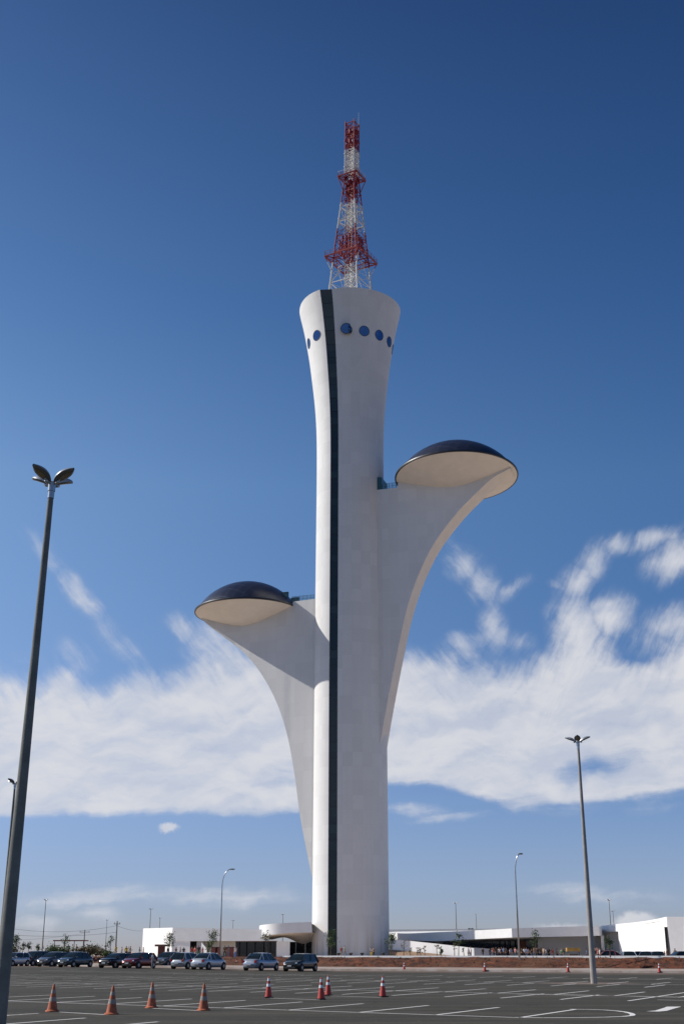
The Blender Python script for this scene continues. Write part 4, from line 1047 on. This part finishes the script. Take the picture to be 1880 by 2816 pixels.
def cmesh(me, key, M):
    k = (me.name, key)
    if k not in _mc:
        c = me.copy(); c.materials.clear(); c.materials.append(M); _mc[k] = c
    return _mc[k]
npers = [0]
def person(x, Y, ytop, shirt, trou, pz, rz, label, hairc='dark', skin=0, group=None, zf=None):
    p = gy(x, 2625, Y); zf = TH(p.x, Y) if zf is None else zf
    h = zat(x, ytop, Y)-zf; s = min(max(h/1.78, .84), 1.1)
    b_, sh, tr, ha = POSES[pz]
    r = bpy.data.objects.new('person', cmesh(b_, 'sk%d' % skin, SK[skin])); C.objects.link(r)
    r.location = (p.x, Y, zf); r.rotation_euler = (0, 0, rz); r.scale = (s, s, s)
    tag(r, label, 'person', group)
    for nm, me, c in (('shirt', sh, shirt), ('trousers', tr, trou)):
        o = bpy.data.objects.new(nm, cmesh(me, c, mat('cloth_'+c, COL[c], .85))); C.objects.link(o); o.parent = r
    o = bpy.data.objects.new('hair', cmesh(ha, hairc, mat('hair_'+hairc, (.02, .015, .012) if hairc == 'dark' else (.15, .09, .04), .7))); C.objects.link(o); o.parent = r
    return r
gl1, gl2, gl3 = 'people behind the parked cars', 'people at the tower foot', 'crowd in the shade of the right hall'
PL_ = [
    (319, 168, 2598, 'yellow', 'beige', 'talk', 1.2, 'person in bright yellow shirt left of the power pole'), (335, 170, 2602, 'grey', 'jeans', 'stand', 2.0, 'person in grey shirt just right of the yellow shirt'), (347, 168, 2600, 'yellow', 'black', 'stand', .6, 'slim person in yellow top and black trousers'), (354, 170, 2601, 'white', 'jeans', 'stand', 2.8, 'person in white half hidden behind a dark figure'), (358.5, 166, 2600, 'black', 'black', 'talk', -1.4, 'dark dressed person lifting a hand beside the white shirt'),
    (383, 168, 2603, 'teal', 'navy', 'talk', -1.2, 'person in dark teal shirt facing a companion'), (394, 168, 2604, 'beige', 'brown', 'stand', 1.6, 'person in beige shirt facing the dark teal one'),
    (187, 160, 2606, 'white', 'red', 'stand', 0, 'person in white behind the blue grey sedan'), (199, 162, 2607, 'white', 'grey', 'stand', 2, 'second person in white near the red roofed shelter'), (209, 162, 2607, 'beige', 'black', 'talk', -1, 'person in beige under the red roofed shelter'),
    (462, 160, 2604, 'black', 'black', 'stand', 1, 'dark person beside the brown kiosk'), (484, 178, 2610, 'brown', 'black', 'stand', 1, 'dark head and shoulders, leftmost over the grey car roof'), (496, 178, 2611, 'grey', 'black', 'stand', 2, 'grey shoulders in the middle over the grey car roof'), (505, 178, 2611, 'navy', 'black', 'stand', 0, 'navy shoulders rightmost over the grey car roof'),
    (528, 165, 2603, 'red', 'navy', 'talk', .5, 'person in red shirt over the silver hatchback'), (536, 167, 2609, 'red', 'black', 'stand', 2.5, 'shorter person in red beside the first red shirt'), (546, 165, 2598, 'black', 'green', 'stand', 0, 'tall person in black right of the red shirts'), (557, 170, 2612, 'pink', 'black', 'stand', 1, 'small person in pink before the white buttress'), (572, 170, 2612, 'black', 'red', 'stand', 1, 'small dark person right of the white buttress'),
    (618, 150, 2603, 'brown', 'black', 'talk', .4, 'dark figure in brown by the cream wall'), (628.5, 150, 2606, 'grey', 'grey', 'stand', 1.4, 'grey dressed person by the cream wall'), (647, 155, 2614, 'white', 'blue', 'stand', 1, 'person in white at the edge of the shop window')]
for a in PL_: person(*a, group=gl1, skin=random.randrange(3))
for a in [(938, 201, 2602, 'red', 'beige', 'stand', .3, 'person in red top at the tower foot'), (947.5, 200, 2599, 'green', 'grey', 'walk', -1.3, 'person in green shirt walking beside the red top'), (1021, 203, 2612, 'white', 'yellow', 'stand', .2, 'person in white and yellow at the shaded tower foot'), (1027, 202, 2611, 'brown', 'black', 'stand', -.6, 'person in brown beside the white and yellow one'),
          (1288, 190, 2605, 'white', 'black', 'walk', .9, 'person in white shirt before the end of the ramp wall'), (1293.5, 191, 2602, 'white', 'jeans', 'stand', 2, 'taller person in white by the ramp wall end')]: person(*a, group=gl2, skin=random.randrange(3))
cols = list(COL); rr_ = random.Random(11)
RX = [(1322, 'green'), (1327, 'black'), (1346, 'navy'), (1352, 'black'), (1363, 'black'), (1368, 'grey'), (1372, 'white'), (1378, 'black'), (1384, 'blue'), (1401, 'white'), (1405, 'blue'), (1416, 'pink'), (1427, 'navy'), (1441, 'white'), (1447, 'blue'), (1453, 'grey'), (1461, 'black'), (1468, 'brown'), (1478, 'black'), (1487, 'brown'), (1494, 'beige'), (1500, 'white'), (1518, 'red'), (1543, 'green'), (1549, 'black'), (1332, 'beige'), (1357, 'red'), (1391, 'black'), (1410, 'black'), (1422, 'white'), (1434, 'black'), (1474, 'blue'), (1483, 'white'), (1508, 'black'), (1531, 'grey'), (1612, 'blue'), (1636, 'black'), (1642, 'red'), (1648, 'white'), (1655, 'navy')]
place_ = ['left of the slim lamp', 'right of the slim lamp', 'by the shaded back wall', 'near the lone lamp mast']
seen = {}
for i, (x, c) in enumerate(RX):
    t = rr_.choice(['black', 'jeans', 'navy', 'grey', 'beige']); k = 0 if x < 1425 else 1 if x < 1505 else 2 if x < 1600 else 3
    ordn = seen.get((c, k), 0); seen[(c, k)] = ordn+1
    lb = 'person in %s %s top and %s trousers %s' % (['', 'another'][0], c, t, place_[k]) if ordn == 0 else '%s person in %s top from the left %s, %s trousers' % (['', 'second', 'third', 'fourth', 'fifth', 'sixth', 'seventh'][ordn], c, place_[k], t)
    person(x, (198 if x < 1600 else 190)+rr_.uniform(-5, 3), 2604+rr_.uniform(-2, 4), c, t, rr_.choice(['stand', 'walk', 'talk', 'stand']), rr_.uniform(0, 6.28), ' '.join(lb.split()), group=gl3, skin=rr_.randrange(3))
for a in [(1826, 160, 2613, 'red', 'black', 'stand', 1, 'small person in red by the pavilion corner'), (1835, 158, 2607, 'brown', 'black', 'talk', .4, 'dark figure standing before the pavilion corner'), (1855.5, 160, 2606, 'black', 'black', 'stand', 2, 'black dressed person against the shaded pavilion wall')]: person(*a, group='people by the pavilion', skin=1)
person(421, 122, 2618, 'white', 'grey', 'talk', 1.4, 'person in white shirt leaning by the dark red car', zf=.1, group=gl1)

# ------------------------------------------------------------------ small structures among the cars
def at(x, Y, z=None): p = gy(x, 2625, Y); return (p.x, Y, TH(p.x, Y) if z is None else z)
M_redroof = mat('red_brown_sheet', (.24, .075, .06), .8, var=.2)
t = thing('shelter', 'low open shelter with flat red brown roof behind the bushes', 'shelter', at(193, 172))
mb = MB(); mb.box((0, 0, 1.98), (4.2, 2.6, .14)); mb.build('roof', M_redroof, t)
for k in (-1.9, -.6, .7, 1.9):
    mb = MB(); mb.tube([(k, -1.1, 0), (k, -1.1, 1.92)], .05, 6); mb.build('post', M_trunk, t)
t = thing('kiosk', 'small brown kiosk with overhanging top before the white hall', 'kiosk', at(446, 160))
mb = MB(); mb.box((0, 0, 1.55), (1.75, 1.2, .24)); mb.build('canopy', mat('brown_board', (.20, .10, .07), .8, var=.3), t)
mb = MB(); mb.box((-.1, 0, .72), (.8, .7, 1.42)); mb.build('counter', mat('maroon_panel', (.12, .035, .03), .8), t)
for x, w, lb in ((589, .55, 'dark red upright box under the leafy sapling by the hall'), (600, .45, 'smaller dark red box by the cream wall'), (637, .9, 'dark red low stand beside the shop window')):
    t = thing('sales_box', lb, 'box', at(x, 165), 0, 'red boxes by the left hall')
    mb = MB(); mb.box((0, 0, .75), (w*1.4, .6, 1.1)); mb.build('case', M_redroof, t); mb = MB(); mb.box((0, 0, 1.34), (w*1.6, .75, .08)); mb.build('lid', M_dark, t)
t = thing('snack_stand', 'yellow and brown wooden snack stand under the right hall canopy', 'stall', at(1575, 188))
mb = MB(); mb.box((0, 0, 1.6), (1.9, 1.1, .5)); mb.build('sign_top', mat('ochre_board', (.45, .27, .07), .8, var=.3), t)
mb = MB(); mb.box((0, 0, .55), (1.2, .8, .9)); mb.build('counter', M_trunk, t)
for k in (-.8, .8):
    mb = MB(); mb.tube([(k, -.3, 0), (k, -.3, 1.4)], .05, 6); mb.build('post', M_trunk, t)
t0 = None
for x, lb in ((931, 'dark cup shaped planter under the lit tower wall, leftmost'), (964, 'dark cup shaped planter right of the walking pair'), (995, 'dark cup shaped planter in the middle of the tower foot'), (1053, 'dark cup shaped planter at the right edge of the tower foot')):
    if t0 is None:
        t0 = thing('planter', lb, 'planter'); mb = MB(); mb.lathe([(.001, 0), (.16, 0), (.12, .12), (.30, .55), (.34, .62), (.27, .6), (.2, .5), (.001, .5)], 16); mb.build('pot', M_dark, t0, smooth=True); mb = MB(); mb.lathe([(.001, .53), (.24, .53)], 12); mb.build('soil', M_trunk, t0); o = t0
    else: o = copy_tree(t0)
    o.location = at(x, 198); o['label'] = lb; o['group'] = 'planters around the tower foot'

# ------------------------------------------------------------------ saplings and shrubs
def sapling(h, kind, seed, crown=.55):
    R_ = random.Random(seed); root = thing('sapling', 'x', 'tree')
    tr = MB(); lean = R_.uniform(-.06, .06)*h; pts = [(0, 0, 0), (lean*.3, 0, h*.35), (lean*.8, .02, h*.7), (lean, 0, h)]
    tr.tube(pts, [.045, .035, .025, .01], 6)
    tips = [Vector(pts[3])]
    for i in range(9 if kind != 'bare' else 8):
        z = h*R_.uniform(.42, .92); a = R_.uniform(0, 2*PI); L_ = crown*R_.uniform(.5, 1.0)*(1.1-z/h*.5); b0_ = Vector((lean*z/h, 0, z)); e = b0_+Vector((math.cos(a)*L_, math.sin(a)*L_, L_*R_.uniform(.3, .9)))
        tr.tube([b0_, b0_.lerp(e, .5)+Vector((0, 0, .03)), e], [.02, .014, .006], 4); tips.append(e); tips.append(b0_.lerp(e, .6))
    tr.build('trunk', M_trunk, root)
    lf = MB(); n = {'leafy': 520, 'thin': 210, 'bare': 34}[kind]
    for i in range(n):
        t_ = R_.choice(tips); c = t_+Vector((R_.gauss(0, 1), R_.gauss(0, 1), R_.gauss(0, 1)))*crown*(.24 if kind != 'bare' else .12)
        s = R_.uniform(.045, .10); u_ = Vector((R_.gauss(0, 1), R_.gauss(0, 1), R_.gauss(0, .6))).normalized()*s; v_ = u_.orthogonal().normalized()*s*.6
        lf.add([c-u_, c+v_, c+u_, c-v_], [(0, 1, 2, 3)])
    lf.build('crown', M_leaf if kind != 'bare' else M_leafdry, root)
    return root
protos = {}
SG = 'young trees planted along the top of the bank'
TREES = [(465, 152, 2567, 'leafy', 'leafy sapling with curved crown behind the brown kiosk'), (583, 150, 2562, 'leafy', 'leafy sapling before the cream wall of the left hall'), (572, 152, 2592, 'thin', 'small thin plant left of the cream wall sapling'), (734, 136, 2565, 'thin', 'narrow upright sapling before the dark shop window'), (909, 135, 2563, 'leafy', 'leafy sapling before the dark glass strip of the tower'),
         (1075, 130, 2573, 'leafy', 'round crowned dense sapling at the right corner of the tower foot'), (1109, 133, 2585, 'bare', 'bare forked sapling right of the tower corner'), (1128, 134, 2606, 'bare', 'very small dry plant beside the forked sapling'), (1147, 133, 2605, 'bare', 'left one of the close dry twigs before the ramp wall'), (1156, 133, 2607, 'bare', 'right one of the close dry twigs before the ramp wall'), (1167, 132, 2602, 'bare', 'single thin dry sapling before the ramp wall'), (1201, 130, 2596, 'bare', 'dry sapling in the middle of the ramp wall'), (1211, 131, 2607, 'thin', 'small bushy plant in the middle of the ramp wall'), (1249, 128, 2589, 'bare', 'thin sapling close left of the tall yellowish one'), (1260, 127, 2569, 'thin', 'tall sapling with yellowish top before the ramp wall end'), (1275, 128, 2607, 'bare', 'short dry twig right of the tall yellowish sapling'),
         (1471, 121, 2560, 'thin', 'sapling right of the slim curved lamp'), (1677, 113, 2577, 'thin', 'spreading sapling right of the lone lamp mast'), (303, 158, 2576, 'thin', 'thin tall sapling left of the yellow shirt'), (290, 158, 2600, 'bare', 'short sapling beside the thin tall one at left'), (178, 160, 2571, 'thin', 'upright sapling rising above the red roofed shelter'),
         (104, 160, 2599, 'thin', 'low sapling left of the distant lamp mast'), (77, 158, 2592, 'thin', 'right one of two small saplings at far left'), (63, 158, 2593, 'thin', 'left one of two small saplings at far left'), (44, 150, 2577, 'leafy', 'dense green sapling just right of the near lamp mast')]
for i, (x, Y, yt, kind, lb) in enumerate(TREES):
    loc = at(x, Y); h = max(zat(x, yt, Y)-loc[2], .5)
    o = sapling(h, kind, 40+i, crown=min(.62, .26*h)*(1.15 if kind == 'leafy' else 1)); o.location = loc; o['label'] = lb; o['group'] = SG
def shrub(w, h, seed, M):
    R_ = random.Random(seed); root = thing('shrub', 'x', 'shrub')
    st = MB(); lf = MB(); tips = []
    for i in range(12):
        a = R_.uniform(0, 2*PI); e = Vector((math.cos(a)*w*.5*R_.uniform(.2, 1), math.sin(a)*w*.4, h*R_.uniform(.4, .95))); st.tube([(0, 0, 0), e*.5+Vector((0, 0, .1)), e], [.03, .02, .008], 4); tips.append(e)
    st.build('stems', M_trunk, root)
    for i in range(900):
        t_ = R_.choice(tips); c = t_*R_.uniform(.6, 1)+Vector((R_.gauss(0, .2)*w, R_.gauss(0, .2)*w, R_.gauss(0, .16)*h)); c.z = max(c.z, .05)
        s = R_.uniform(.05, .12); u_ = Vector((R_.gauss(0, 1), R_.gauss(0, 1), R_.gauss(0, .6))).normalized()*s; v_ = u_.orthogonal().normalized()*s*.6; lf.add([c-u_, c+v_, c+u_, c-v_], [(0, 1, 2, 3)])
    lf.build('foliage', M, root); return root
for i, (x, yt, w, M, lb) in enumerate([(140, 2597, 1.4, M_leaf, 'green shrub at the left end of the shelter'), (158, 2602, 1.6, M_leafdry, 'rusty shrub under the left half of the shelter'), (178, 2602, 1.6, M_leaf, 'green shrub under the middle of the shelter'), (222, 2604, 1.5, M_leafdry, 'rusty shrub under the right half of the shelter'),
                                      (246, 2599, 2.0, M_leafdry, 'large rusty shrub right of the small power pole'), (266, 2602, 2.0, M_leaf, 'large green shrub right of the rusty one'), (282, 2612, 1.5, M_leafdry, 'low orange tinted shrub above the gap between cars'), (298, 2617, 1.2, M_leaf, 'low green shrub behind the old black car'), (32, 2600, 1.6, M_leafdry, 'rusty shrub beside the near lamp mast')]):
    Y = 156+random.uniform(-2, 6); loc = at(x, Y); o = shrub(w, max(zat(x, yt, Y)-loc[2], .6), 200+i, M); o.location = loc; o['label'] = lb; o['group'] = 'shrubs along the left horizon'
